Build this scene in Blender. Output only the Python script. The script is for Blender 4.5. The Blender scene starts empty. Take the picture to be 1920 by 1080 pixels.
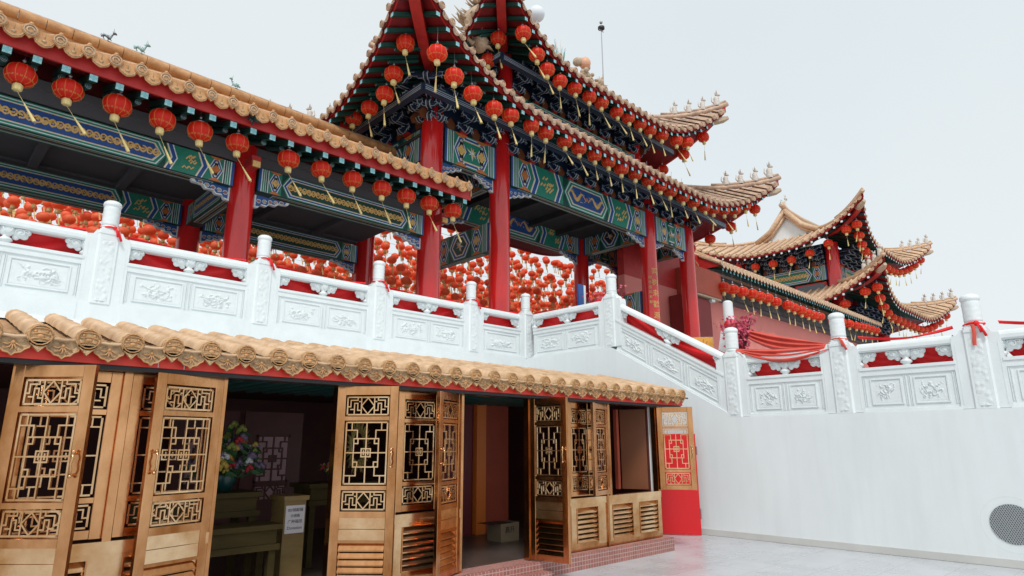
import bpy, math, random
from mathutils import Matrix, Vector
random.seed(7)
SC=bpy.context.scene; COL=SC.collection
R=math.radians
# ------------------------------------------------------------------ materials
MATS={}
def mat(name,col,rough=.6,metal=0.,noise=0.,scale=6.,bump=0.,bscale=30.,coat=0.,col2=None,spec=.5,stretch=None):
    if name in MATS: return MATS[name]
    m=bpy.data.materials.new(name); m.use_nodes=True; nt=m.node_tree; b=nt.nodes['Principled BSDF']
    b.inputs['Base Color'].default_value=(*col,1); b.inputs['Roughness'].default_value=rough; b.inputs['Metallic'].default_value=metal
    b.inputs['Specular IOR Level'].default_value=spec
    if coat: b.inputs['Coat Weight'].default_value=coat; b.inputs['Coat Roughness'].default_value=.12
    if noise or bump:
        tc=nt.nodes.new('ShaderNodeTexCoord'); src=tc.outputs['Object']
        if stretch:
            mp=nt.nodes.new('ShaderNodeMapping'); mp.inputs['Scale'].default_value=stretch; nt.links.new(src,mp.inputs['Vector']); src=mp.outputs['Vector']
    if noise:
        n=nt.nodes.new('ShaderNodeTexNoise'); n.inputs['Scale'].default_value=scale; n.inputs['Detail'].default_value=5; n.inputs['Roughness'].default_value=.65
        nt.links.new(src,n.inputs['Vector'])
        cr=nt.nodes.new('ShaderNodeValToRGB'); c2=col2 or tuple(c*(1-noise) for c in col)
        cr.color_ramp.elements[0].position=.32; cr.color_ramp.elements[0].color=(*c2,1)
        cr.color_ramp.elements[1].position=.68; cr.color_ramp.elements[1].color=(*(min(1,c*(1+noise*.25)) for c in col),1)
        nt.links.new(n.outputs['Fac'],cr.inputs['Fac']); nt.links.new(cr.outputs['Color'],b.inputs['Base Color'])
    if bump:
        n2=nt.nodes.new('ShaderNodeTexNoise'); n2.inputs['Scale'].default_value=bscale; n2.inputs['Detail'].default_value=4
        nt.links.new(src,n2.inputs['Vector']); bp=nt.nodes.new('ShaderNodeBump'); bp.inputs['Strength'].default_value=bump; bp.inputs['Distance'].default_value=.02
        nt.links.new(n2.outputs['Fac'],bp.inputs['Height']); nt.links.new(bp.outputs['Normal'],b.inputs['Normal'])
    MATS[name]=m; return m
def tilemat(name,col,grout,sx,sy,rough=.5,mortar=.02,plane='XY',noise=.1):
    m=bpy.data.materials.new(name); m.use_nodes=True; nt=m.node_tree; b=nt.nodes['Principled BSDF']; b.inputs['Roughness'].default_value=rough
    tc=nt.nodes.new('ShaderNodeTexCoord'); mp=nt.nodes.new('ShaderNodeMapping')
    if plane=='XZ': mp.inputs['Rotation'].default_value=(R(-90),0,0)
    if plane=='YZ': mp.inputs['Rotation'].default_value=(R(90),0,R(90))
    nt.links.new(tc.outputs['Object'],mp.inputs['Vector'])
    br=nt.nodes.new('ShaderNodeTexBrick'); br.offset=0; br.inputs['Scale'].default_value=1; br.inputs['Brick Width'].default_value=sx; br.inputs['Row Height'].default_value=sy
    br.inputs['Mortar Size'].default_value=mortar*sx; br.inputs['Mortar Smooth'].default_value=.3
    br.inputs['Color1'].default_value=(*col,1); br.inputs['Color2'].default_value=(*(c*(1-noise) for c in col),1); br.inputs['Mortar'].default_value=(*grout,1)
    nt.links.new(mp.outputs['Vector'],br.inputs['Vector'])
    n=nt.nodes.new('ShaderNodeTexNoise'); n.inputs['Scale'].default_value=1.7; n.inputs['Detail'].default_value=6
    nt.links.new(tc.outputs['Object'],n.inputs['Vector'])
    mx=nt.nodes.new('ShaderNodeMixRGB'); mx.blend_type='MULTIPLY'; mx.inputs['Fac'].default_value=.35
    nt.links.new(br.outputs['Color'],mx.inputs['Color1']); nt.links.new(n.outputs['Fac'],mx.inputs['Color2'])
    cr=nt.nodes.new('ShaderNodeMath'); cr.operation='MULTIPLY_ADD'; cr.inputs[1].default_value=.35; cr.inputs[2].default_value=rough-.18
    nt.links.new(n.outputs['Fac'],cr.inputs[0]); nt.links.new(cr.outputs[0],b.inputs['Roughness'])
    nt.links.new(mx.outputs['Color'],b.inputs['Base Color']); MATS[name]=m; return m
marble=mat('white_marble',(.765,.815,.825),.5,0,.07,3.,.12,60)
plaster=mat('white_plaster',(.775,.82,.83),.7,0,.06,1.1,.10,9,stretch=(1,1,.35))
_nt=plaster.node_tree; _b=_nt.nodes['Principled BSDF']; _src=_b.inputs['Base Color'].links[0].from_socket
_tc=_nt.nodes.new('ShaderNodeTexCoord'); _mp=_nt.nodes.new('ShaderNodeMapping'); _mp.inputs['Scale'].default_value=(7,7,.35); _n=_nt.nodes.new('ShaderNodeTexNoise'); _n.inputs['Scale'].default_value=1; _n.inputs['Detail'].default_value=7; _r=_nt.nodes.new('ShaderNodeValToRGB'); _r.color_ramp.elements[0].position=.36; _r.color_ramp.elements[0].color=(.86,.87,.86,1); _r.color_ramp.elements[1].position=.52; _r.color_ramp.elements[1].color=(1,1,1,1)
_x=_nt.nodes.new('ShaderNodeMixRGB'); _x.blend_type='MULTIPLY'; _x.inputs['Fac'].default_value=.20; _nt.links.new(_tc.outputs['Object'],_mp.inputs['Vector']); _nt.links.new(_mp.outputs['Vector'],_n.inputs['Vector']); _nt.links.new(_n.outputs['Fac'],_r.inputs['Fac']); _nt.links.new(_src,_x.inputs['Color1']); _nt.links.new(_r.outputs['Color'],_x.inputs['Color2']); _nt.links.new(_x.outputs['Color'],_b.inputs['Base Color'])
relief=mat('carved_white',(.765,.815,.825),.55,0,.05,8,.3,80)
redcol=mat('red_lacquer',(.74,.018,.018),.2,0,.30,2.2,.08,7,coat=.6,stretch=(1,1,.3))
redp=mat('red_paint',(.52,.028,.026),.5,0,.25,4,.1,20)
redbright=mat('red_board',(.88,.055,.03),.42,0,.22,5,.1,20)
reddark=mat('dark_red_wood',(.10,.009,.009),.45,0,.3,4)
brick=mat('brick_red_paint',(.47,.085,.045),.65,0,.12,3)
pinkwall=mat('faded_red_wall',(.78,.24,.20),.75,0,.16,.9,.15,20,col2=(.68,.24,.21))
tile=mat('ochre_glaze',(.62,.335,.145),.42,0,.30,5,.25,35,col2=(.42,.20,.075))
tilepale=mat('pale_ochre_tile',(.72,.49,.30),.5,0,.22,4.5,.2,30,col2=(.46,.28,.15))
tiledirt=mat('weathered_tile',(.60,.40,.22),.6,0,.5,26,.7,60,col2=(.27,.18,.10))
tilefar=mat('tan_glaze',(.70,.47,.30),.5,0,.3,6)
tilegrey=mat('weathered_pink_tile',(.60,.41,.28),.5,0,.35,4,.2,30,col2=(.34,.22,.16))
green=mat('deep_green_paint',(.008,.07,.055),.5,0,.2,8)
green2=mat('jade_green_paint',(.02,.25,.17),.45,0,.2,8)
teal=mat('turquoise_paint',(.22,.55,.60),.5,0,.2,30)
navy=mat('navy_paint',(.012,.028,.065),.5,0,.2,8)
blue=mat('blue_paint',(.02,.09,.32),.45,0,.2,8)
white=mat('white_line_paint',(.74,.80,.80),.5,0,.15,12)
whited=mat('pale_line_paint',(.42,.52,.58),.5)
gold=mat('gold_paint',(.85,.54,.18),.4,0,.3,20)
orange=mat('orange_paint',(.65,.2,.05),.5,0,.3,20)
ceil=mat('grey_ceiling',(.11,.11,.12),.8,0,.1,2)
ceild=mat('dark_ceiling',(.05,.055,.055),.8,0,.3,2)
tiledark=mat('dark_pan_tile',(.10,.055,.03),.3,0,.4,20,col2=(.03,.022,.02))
tilecap=mat('carved_ochre_tile',(.66,.43,.22),.55,0,.4,34,.8,55,col2=(.34,.20,.09))
stone=mat('sandstone_carving',(.56,.42,.29),.7,0,.35,14,.6,25)
figure=mat('pale_figure_glaze',(.70,.63,.57),.6,0,.35,20,.3,40)
lred=mat('lantern_silk',(.85,.030,.014),.42,0,.08,20,spec=.4)
lgold=mat('lantern_gold_trim',(.75,.42,.10),.45)
lyel=mat('lantern_fringe',(.88,.70,.30),.7,0,.25,60,.3,90,stretch=(1,1,.15))
metal=mat('grey_metal',(.35,.35,.36),.4,.8)
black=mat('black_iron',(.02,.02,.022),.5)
bronze=mat('brushed_bronze',(.80,.42,.20),.17,1.,.05,1.7,.04,26,col2=(.34,.12,.03),stretch=(1,1,.55))
bronze2=mat('pale_bronze',(.86,.60,.36),.2,.95,.05,2.,.04,26,col2=(.52,.24,.08))
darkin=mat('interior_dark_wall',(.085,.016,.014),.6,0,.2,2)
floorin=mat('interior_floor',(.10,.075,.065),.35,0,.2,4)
cloth=mat('red_fabric',(.82,.012,.016),.6,0,.15,3,.1,60)
clothp=mat('salmon_fabric',(.72,.10,.07),.6,0,.2,3,.1,60)
maroon=mat('maroon_soffit',(.24,.014,.016),.55,0,.3,5)
woodshade=mat('shaded_olive_wood',(.075,.055,.02),.75,0,.3,6,.1,20,spec=.15,stretch=(.3,1,1))  # darker copy of the olive wood, indoor shade put into its colour
wood=mat('olive_gold_wood',(.30,.20,.07),.45,0,.3,6,.1,20,stretch=(.3,1,1))
lora=mat('skylit_orange_silk',(.98,.25,.10),.5,0,.2,1.3,col2=(.93,.10,.04))  # lit copy of the lantern silk, daylight glow put into the colour
# paper-thin silk lets daylight through
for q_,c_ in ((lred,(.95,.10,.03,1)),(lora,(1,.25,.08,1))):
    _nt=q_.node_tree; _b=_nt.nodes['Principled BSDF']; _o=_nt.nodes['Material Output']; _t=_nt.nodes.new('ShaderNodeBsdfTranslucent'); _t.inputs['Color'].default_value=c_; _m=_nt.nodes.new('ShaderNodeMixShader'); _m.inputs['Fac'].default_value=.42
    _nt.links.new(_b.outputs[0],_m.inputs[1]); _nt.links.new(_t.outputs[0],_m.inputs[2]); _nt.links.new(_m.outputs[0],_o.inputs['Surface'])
paper=mat('white_paper',(.75,.72,.76),.8)
ink=mat('black_ink',(.01,.01,.01),.7)
leaf=mat('leaf_green',(.03,.10,.03),.6,0,.3,20)
pinkf=mat('pink_blossom',(.70,.10,.18),.7,0,.3,40)
yelsign=mat('yellow_sign_face',(.80,.42,.06),.5,0,.1,10)
grout=mat('grey_glass',(.10,.12,.14),.12,0,0)
court2=tilemat('terrace_tiles',(.13,.12,.12),(.09,.09,.09),.4,.4,.5,.012,noise=.08)
court=tilemat('pale_floor_tiles',(.62,.645,.68),(.47,.49,.52),.6,.6,.30,.011,noise=.06)
pinktile=tilemat('pink_mosaic_tile',(.46,.17,.14),(.58,.42,.38),.055,.055,.5,.09,'XZ',.25)
pinktop=tilemat('pink_mosaic_top',(.55,.21,.18),(.66,.5,.46),.055,.055,.5,.09,'XY',.25)
skirt=tilemat('skirting_tile',(.70,.70,.67),(.36,.35,.34),.3,5,.45,.02,'YZ',.08)
# ------------------------------------------------------------------ mesh builder
class MB:
    def __init__(s): s.v=[];s.f=[];s.m=[];s.s=[];s.mats=[];s.T=None
    def mi(s,m):
        if m not in s.mats: s.mats.append(m)
        return s.mats.index(m)
    def add(s,vs,fs,m,smooth=False):
        o=len(s.v); T=s.T
        for p in vs:
            p=Vector(p); s.v.append(tuple(T@p) if T else tuple(p))
        k=s.mi(m)
        for f in fs: s.f.append([i+o for i in f]); s.m.append(k); s.s.append(smooth)
    def box(s,a,b,m):
        x0,y0,z0=a;x1,y1,z1=b
        s.add([(x0,y0,z0),(x1,y0,z0),(x1,y1,z0),(x0,y1,z0),(x0,y0,z1),(x1,y0,z1),(x1,y1,z1),(x0,y1,z1)],
              [(0,3,2,1),(4,5,6,7),(0,1,5,4),(1,2,6,5),(2,3,7,6),(3,0,4,7)],m)
    def bevbox(s,a,b,c,m):
        x0,y0,z0=a;x1,y1,z1=b
        p=[(x0+c,y0),(x1-c,y0),(x1,y0+c),(x1,y1-c),(x1-c,y1),(x0+c,y1),(x0,y1-c),(x0,y0+c)]
        s.prism_z(p,z0,z1,m)
    def prism_z(s,p,z0,z1,m):
        n=len(p); s.add([(x,y,z0) for x,y in p]+[(x,y,z1) for x,y in p],[tuple(range(n))[::-1],tuple(range(n,2*n))]+[(i,(i+1)%n,n+(i+1)%n,n+i) for i in range(n)],m)
    def prism(s,p,y0,y1,m):   # polygon in XZ extruded along Y
        n=len(p); s.add([(x,y0,z) for x,z in p]+[(x,y1,z) for x,z in p],[tuple(range(n)),tuple(range(n,2*n))[::-1]]+[(i,n+i,n+(i+1)%n,(i+1)%n) for i in range(n)],m)
    def face(s,p,y,m): s.add([(x,y,z) for x,z in p],[tuple(range(len(p)))],m)
    def ribbon(s,pts,w,y,m):
        vs=[];n=len(pts)
        for i,(x,z) in enumerate(pts):
            a=pts[max(0,i-1)];b=pts[min(n-1,i+1)];dx,dz=b[0]-a[0],b[1]-a[1];l=math.hypot(dx,dz) or 1
            ww=w(i/(n-1)) if callable(w) else w
            vs+=[(x-dz/l*ww/2,y,z+dx/l*ww/2),(x+dz/l*ww/2,y,z-dx/l*ww/2)]
        s.add(vs,[(2*i,2*i+1,2*i+3,2*i+2) for i in range(n-1)],m)
    def cyl(s,p0,p1,r0,r1,n,m,smooth=True,caps=True):
        p0=Vector(p0);p1=Vector(p1);d=(p1-p0).normalized();a=d.orthogonal().normalized();b=d.cross(a)
        vs=[]
        for p,r in((p0,r0),(p1,r1)):
            for i in range(n):
                t=2*math.pi*i/n; vs.append(p+a*math.cos(t)*r+b*math.sin(t)*r)
        s.add(vs,[(i,(i+1)%n,n+(i+1)%n,n+i) for i in range(n)],m,smooth)
        if caps: s.add(vs,[tuple(range(n))[::-1],tuple(range(n,2*n))],m)
    def tube(s,pts,r,n,m,smooth=True):
        pts=[Vector(p) for p in pts];N=len(pts);vs=[];a=None
        for i,p in enumerate(pts):
            d=(pts[min(N-1,i+1)]-pts[max(0,i-1)]).normalized()
            a=d.orthogonal().normalized() if a is None else (a-d*a.dot(d)).normalized()
            b=d.cross(a);rr=r(i/(N-1)) if callable(r) else r
            for k in range(n):
                t=2*math.pi*k/n;vs.append(p+a*math.cos(t)*rr+b*math.sin(t)*rr)
        fs=[(i*n+k,i*n+(k+1)%n,(i+1)*n+(k+1)%n,(i+1)*n+k) for i in range(N-1) for k in range(n)]
        s.add(vs,fs+[tuple(range(n))[::-1],tuple(range((N-1)*n,N*n))],m,smooth)
    def lathe(s,prof,n,m,c=(0,0,0),smooth=True,fn=None):
        vs=[]
        for r,z in prof:
            for k in range(n):
                t=2*math.pi*k/n;rr=r*(fn(t,z) if fn else 1);vs.append((c[0]+rr*math.cos(t),c[1]+rr*math.sin(t),c[2]+z))
        N=len(prof);s.add(vs,[(i*n+k,i*n+(k+1)%n,(i+1)*n+(k+1)%n,(i+1)*n+k) for i in range(N-1) for k in range(n)],m,smooth)
    def ball(s,c,r,m,nu=8,nv=6,sc=(1,1,1)):
        vs=[];
        for j in range(nv+1):
            ph=math.pi*j/nv
            for k in range(nu):
                t=2*math.pi*k/nu; vs.append((c[0]+r*sc[0]*math.sin(ph)*math.cos(t),c[1]+r*sc[1]*math.sin(ph)*math.sin(t),c[2]-r*sc[2]*math.cos(ph)))
        s.add(vs,[(j*nu+k,j*nu+(k+1)%nu,(j+1)*nu+(k+1)%nu,(j+1)*nu+k) for j in range(nv) for k in range(nu)],m,True)
    def grid(s,nu,nv,fn,m,smooth=True):
        s.add([fn(i/nu,j/nv) for j in range(nv+1) for i in range(nu+1)],[(j*(nu+1)+i,j*(nu+1)+i+1,(j+1)*(nu+1)+i+1,(j+1)*(nu+1)+i) for j in range(nv) for i in range(nu)],m,smooth)
    def build(s,name,parent=None,org=None,label=None):
        if org is None: org=parent.get('_org',(0,0,0)) if parent else (0,0,0)
        me=bpy.data.meshes.new(name); me.from_pydata([(x-org[0],y-org[1],z-org[2]) for x,y,z in s.v],[],s.f)
        for m in s.mats: me.materials.append(m)
        me.polygons.foreach_set('material_index',s.m); me.polygons.foreach_set('use_smooth',s.s); me.update()
        o=bpy.data.objects.new(name,me); COL.objects.link(o)
        if parent: o.parent=parent; o['_org']=tuple(parent.get('_org',org))
        else: o.location=org; o['_org']=tuple(org)
        if label: o['label']=label
        return o
def tag(o,label=None,cat=None,group=None,kind=None):
    if label:o['label']=label
    if cat:o['category']=cat
    if group:o['group']=group
    if kind:o['kind']=kind
    return o
def thing(name,label,cat,loc=(0,0,0),group=None,rz=0):
    o=bpy.data.objects.new(name,None); COL.objects.link(o); o.location=loc; o.rotation_euler=(0,0,rz); o.empty_display_size=.2
    o['_org']=tuple(loc) if rz==0 else (0,0,0)
    return tag(o,label,cat,group)
def copy_tree(o,parent=None):
    c=o.copy(); COL.objects.link(c); c.parent=parent
    for ch in list(o.children): copy_tree(ch,c)
    return c
def inst(src,parent,loc,rz=0,name=None):   # a part repeated on its thing, sharing mesh data
    c=src.copy(); COL.objects.link(c); c.parent=parent; o=parent['_org']; c.location=(loc[0]-o[0],loc[1]-o[1],loc[2]-o[2]); c.rotation_euler=(0,0,rz); return c
TR=Matrix.Translation
def TZ(loc,rz=0): return TR(Vector(loc))@Matrix.Rotation(rz,4,'Z')
def FY(loc): return TZ(loc,0)                      # faces -Y, x along +X
def FX(loc): return TZ(loc,R(-90))                 # local x -> -Y, local -y -> -X  (faces -X)
ORD=['first','second','third','fourth','fifth','sixth','seventh','eighth','ninth','tenth','eleventh','twelfth','thirteenth','fourteenth','fifteenth','sixteenth','seventeenth','eighteenth','nineteenth','twentieth','twenty-first','twenty-second','twenty-third','twenty-fourth','twenty-fifth','twenty-sixth','twenty-seventh','twenty-eighth','twenty-ninth','thirtieth']
# ------------------------------------------------------------------ camera, world, sun
F=1189.4;TH=R(13.83);AZ=R(43.94);RO=R(-.13);CAMZ=1.6
cf=Vector((math.sin(AZ)*math.cos(TH),math.cos(AZ)*math.cos(TH),math.sin(TH)))
cr_=Vector((math.cos(AZ),-math.sin(AZ),0)); cu=Vector((-math.sin(AZ)*math.sin(TH),-math.cos(AZ)*math.sin(TH),math.cos(TH)))
rr=cr_*math.cos(RO)+cu*math.sin(RO); uu=-cr_*math.sin(RO)+cu*math.cos(RO)
cam=bpy.data.cameras.new('camera'); co=bpy.data.objects.new('camera',cam); COL.objects.link(co)
mw=Matrix((( rr.x,uu.x,-cf.x,0),(rr.y,uu.y,-cf.y,0),(rr.z,uu.z,-cf.z,CAMZ),(0,0,0,1))); co.matrix_world=mw
cam.sensor_width=36; cam.lens=F/1920*36; cam.clip_end=2000; SC.camera=co
def project(p):
    q=Vector(p)-Vector((0,0,CAMZ)); w=q.dot(cf); return 960+F*q.dot(rr)/w,540-F*q.dot(uu)/w,w
w=bpy.data.worlds.new('World'); SC.world=w; w.use_nodes=True; nt=w.node_tree
SUN_EL=R(52); SUN_AZ=R(222)   # azimuth clockwise from +Y
sky=nt.nodes.new('ShaderNodeTexSky'); sky.sky_type='NISHITA'; sky.sun_disc=False; sky.sun_elevation=SUN_EL; sky.sun_rotation=SUN_AZ; sky.dust_density=3
bg=nt.nodes['Background']; bg.inputs['Strength'].default_value=.1
# overcast veil over the clear sky
tc=nt.nodes.new('ShaderNodeTexCoord'); nz=nt.nodes.new('ShaderNodeTexNoise'); nz.inputs['Scale'].default_value=1.6; nz.inputs['Detail'].default_value=6
nt.links.new(tc.outputs['Generated'],nz.inputs['Vector'])
ramp=nt.nodes.new('ShaderNodeMixRGB'); ramp.inputs['Color1'].default_value=(5.5,6.15,6.35,1); ramp.inputs['Color2'].default_value=(6.65,6.9,6.95,1)
nt.links.new(nz.outputs['Fac'],ramp.inputs['Fac'])
mx=nt.nodes.new('ShaderNodeMixRGB'); mx.inputs['Fac'].default_value=.9
nt.links.new(sky.outputs['Color'],mx.inputs['Color1']); nt.links.new(ramp.outputs['Color'],mx.inputs['Color2']); nt.links.new(mx.outputs['Color'],bg.inputs['Color'])
sl=bpy.data.lights.new('sun','SUN'); sl.energy=1.45; sl.angle=R(12); sl.color=(1,.975,.94); so=bpy.data.objects.new('sun',sl); COL.objects.link(so)
sd=Vector((math.sin(SUN_AZ)*math.cos(SUN_EL),math.cos(SUN_AZ)*math.cos(SUN_EL),math.sin(SUN_EL))); so.rotation_euler=sd.to_track_quat('Z','Y').to_euler(); so.location=sd*50
SC.view_settings.view_transform='Standard'; SC.view_settings.look='None'; SC.view_settings.exposure=0.47; SC.view_settings.gamma=1; SC.render.engine='CYCLES'
# ------------------------------------------------------------------ setting: ground and terraces
g=MB(); g.box((-300,-300,-.5),(300,300,0),court); tag(g.build('courtyard_floor'),kind='structure')
g=MB(); g.box((-12,11.12,2.5),(24.2,17.4,3.58),court2); g.box((11.3,8.3,-.004),(24.2,11.12,3.58),court2); tag(g.build('upper_terrace'),kind='structure')
g=MB(); g.box((11.3,-14,.004),(90,8.3,2.02),court); g.box((24.2,8.3,.004),(90,60,2.02),court); tag(g.build('lower_terrace'),kind='structure')
g=MB(); g.box((-12,17.4,.004),(24.2,60,1.6),court2); tag(g.build('inner_courtyard'),kind='structure')
st=MB()
for i in range(9): st.box((11.3,8.3-.29*(i+1),2.02),(14.5,8.3-.29*i,3.58-.173*(i+1)),court)
tag(st.build('stairs'),kind='structure')
# ------------------------------------------------------------------ lantern
def lantern_parts(root,detail=True):
    seg=20; mb=MB(); prof=[]
    for i in range(11):
        a=math.pi*(.1+.8*i/10); prof.append((.245*math.sin(a)**.8,-.205*math.cos(a)))
    mb.lathe(prof,seg,lred,fn=lambda t,z:1+.012*math.cos(10*t)); mb.build('lantern_shade',root)
    mb=MB()
    for k in range(10):
        t=2*math.pi*k/10; mb.tube([(r*1.015*math.cos(t),r*1.015*math.sin(t),z) for r,z in prof],.0028,4,lgold)
    for k in range(20):   # gold scroll band low on the shade
        t=2*math.pi*k/20; r=.212
        for dz in (-.105,-.125): mb.tube([((r+.004)*math.cos(t+q),(r+.004)*math.sin(t+q),dz+.018*math.sin(3*q*20)) for q in (0,.05,.1,.15,.2)],.0035,3,lgold)
    mb.build('gold_trim',root)
    mb=MB(); mb.cyl((0,0,.185),(0,0,.225),.062,.058,10,white); mb.build('lantern_cap',root)
    mb=MB(); mb.cyl((0,0,.22),(0,0,.27),.007,.007,5,metal); mb.cyl((0,0,.27),(0,0,.30),.02,.035,8,metal); mb.cyl((0,0,.30),(0,0,.34),.03,.018,8,metal); mb.cyl((0,0,.34),(0,0,.75),.005,.005,4,metal); mb.build('hanger',root)
    mb=MB(); mb.lathe([(.06,-.19),(.07,-.2),(.075,-.25),(.07,-.31),(.066,-.325),(.0,-.32)],12,lyel,fn=lambda t,z:1+.1*math.cos(6*t)); mb.build('fringe_collar',root)
def tassel(root,dx,dy,ln=.62,seed=0):
    mb=MB(); rnd=random.Random(seed)
    p0=Vector((0,0,-.32)); d=Vector((dx,dy,-1)).normalized(); p1=p0+d*ln*.42; p2=p1+d*ln*.12; p3=p0+d*ln
    mb.cyl(p0,p1,.0045,.0045,4,lyel); mb.cyl(p1,p2,.012,.016,6,lyel); mb.cyl(p2,p3,.015,.034,7,lyel)
    for k in range(6):
        o=Vector((rnd.uniform(-.03,.03),rnd.uniform(-.03,.03),0)); mb.cyl(p2+d*ln*.2,p3+o+d*rnd.uniform(0,.05),.006,.003,3,lyel)
    mb.build('tassel',root)
PROTO=[]
for k,(dx,dy,ln) in enumerate([(.72,.1,.6),(.80,.2,.66),(.30,.1,.55),(.5,-.1,.5)]):
    r0=thing('lantern','','lantern',(0,0,0)); 
    if k==0: lantern_parts(r0)
    else:
        for ch in PROTO[0].children:
            if ch.name.startswith('tassel'): continue
            c=ch.copy(); COL.objects.link(c); c.parent=r0
    tassel(r0,dx,dy,ln,k); PROTO.append(r0)
USED=[False]*4
def lantern(loc,label,group,var=None,s=1.,rz=None):
    k=random.randrange(4) if var is None else var
    if USED[k]: r=copy_tree(PROTO[k])
    else: USED[k]=True; r=PROTO[k]
    sx_=s*random.uniform(.96,1.04); r.location=loc; r.scale=(sx_,s*random.uniform(.96,1.04),s*random.uniform(.95,1.04)); r.rotation_euler=(random.uniform(-.09,.09),random.uniform(-.09,.09),random.uniform(-.8,.8) if rz is None else rz)
    return tag(r,label,'lantern',group)
# ------------------------------------------------------------------ balustrade
def blob(mb,cx,y,cz,r,m=marble):
    mb.ball((cx,y,cz),r,m,10,6,(1,.62,1))
def cloud(mb,x,y,z,half=0):
    # ruyi cloud bracket under the rail, stem on the ledge; z = underside of rail
    for s in (-1,1):
        if half*s<0: continue
        mb.ball((x+s*.135,y,z-.065),.088,marble,12,8,(1,.62,.95)); mb.ball((x+s*.205,y,z-.045),.055,marble,10,6,(1,.6,1)); mb.ball((x+s*.185,y,z-.105),.05,marble,10,6,(1,.6,1)); mb.ball((x+s*.10,y,z-.135),.042,marble,9,6,(1,.7,1))
        for (cx,cz,r) in ((.145,-.075,.062),(.205,-.05,.035)):
            mb.tube([(x+s*(cx-r*(1-t)*math.cos(8*t)),y-.056,z+cz+r*(1-t)*math.sin(8*t)) for t in [i/12 for i in range(13)]],.0075,5,marble)
    mb.ball((x,y,z-.05),.095,marble,12,8,(1,.7,1)); mb.tube([(x-.05,y-.068,z-.03),(x-.03,y-.07,z-.08),(x,y-.07,z-.10),(x+.03,y-.07,z-.08),(x+.05,y-.068,z-.03)],.007,5,marble)
    mb.lathe([(.045,-.12),(.04,-.15),(.072,-.175),(.078,-.20),(.05,-.225),(.045,-.235),(.075,-.265)],14,marble,(x,y,z))
def carve(mb,x0,x1,z0,z1,y,seed,slope=0,amp=.018,n=(64,30)):
    rnd=random.Random(seed); w=x1-x0;h=z1-z0
    strokes=[]
    for k in range(30):
        cx=rnd.gauss(.5,.25);cz=rnd.gauss(.42,.17);a=rnd.uniform(0,6.28);c=rnd.uniform(-9,9);L=rnd.uniform(.12,.35)
        pts=[]
        for i in range(9):
            pts.append((cx,cz)); cx+=math.cos(a)*L/8; cz+=math.sin(a)*L/8*1.3; a+=c/8*.6
        strokes.append((pts,rnd.uniform(.010,.022)))
    for k in range(7): strokes.append(([(rnd.gauss(.5,.2),rnd.gauss(.45,.18))],rnd.uniform(.02,.038)))
    def H(u,v):
        e=min(u,1-u,(v),(1-v)); 
        if e<.06: return 0
        b=0
        for pts,r in strokes:
            for (px,pz) in pts:
                d=((u-px)*w)**2+((v-pz)*h)**2; rr_=(r*w*.9)
                if d<rr_*rr_: b=max(b,1-d/(rr_*rr_))
        return b**.5*amp*min(1,(e-.06)*9)
    mb.grid(n[0],n[1],lambda u,v:(x0+w*u,y-H(u,v),z0+h*v+slope*(x0+w*u)),relief)
def relief_strip(mb,x,y,z0,z1,w,seed):
    rnd=random.Random(seed); ph=[rnd.uniform(0,6) for _ in range(4)]
    mb.grid(8,44,lambda u,v:(x-w/2+w*u,y-.016*max(0,math.sin((v*(z1-z0))*42+2.4*math.sin(u*5+ph[0])+ph[1])*math.sin(u*9+ph[2]+math.sin(v*23)*1.5))*min(1,8*min(u,1-u)),z0+(z1-z0)*v),relief)
def make_post(parent,seed=0,h=1.12):
    mb=MB(); mb.bevbox((-.145,-.132,-.06),(.145,.132,h-.1),.025,marble)
    mb.prism([(-.30,-.055),(.30,-.055),(.30,.90),(.285,.985),(.21,1.0),(.17,1.07),(-.17,1.07),(-.21,1.0),(-.285,.985),(-.30,.90)],-.108,.108,marble)
    for q in (-.26,.25): mb.box((q,-.112,.0),(q+.01,-.1085,.86),marble)
    for k,(w_,z) in enumerate([(.15,h-.1),(.135,h-.065),(.115,h-.03)]): mb.bevbox((-w_,-w_*.95,z),(w_,w_*.95,z+.04),.03,marble)
    relief_strip(mb,0,-.134,-.02,h-.2,.17,seed)
    o=mb.build('post',parent,(0,0,0)); 
    mb=MB(); prof=[(.095,0),(.12,.015),(.12,.04),(.108,.055)]
    for i in range(13): prof.append(((.115)+.0015*math.sin(i*2.1),.06+.29*i/12))
    prof+=[(.108,.36),(.124,.375),(.126,.40),(.120,.43),(.092,.455),(.05,.47),(0,.475)]
    mb.lathe(prof,22,marble,(0,0,h),fn=lambda t,z:1+(.045*math.sin(5*t+math.sin(z*40)*1.6)*math.sin(z*38) if .06<z<.36 else 0)); c=mb.build('post_cap',parent,(0,0,0)); c.parent=o
    return o
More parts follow.
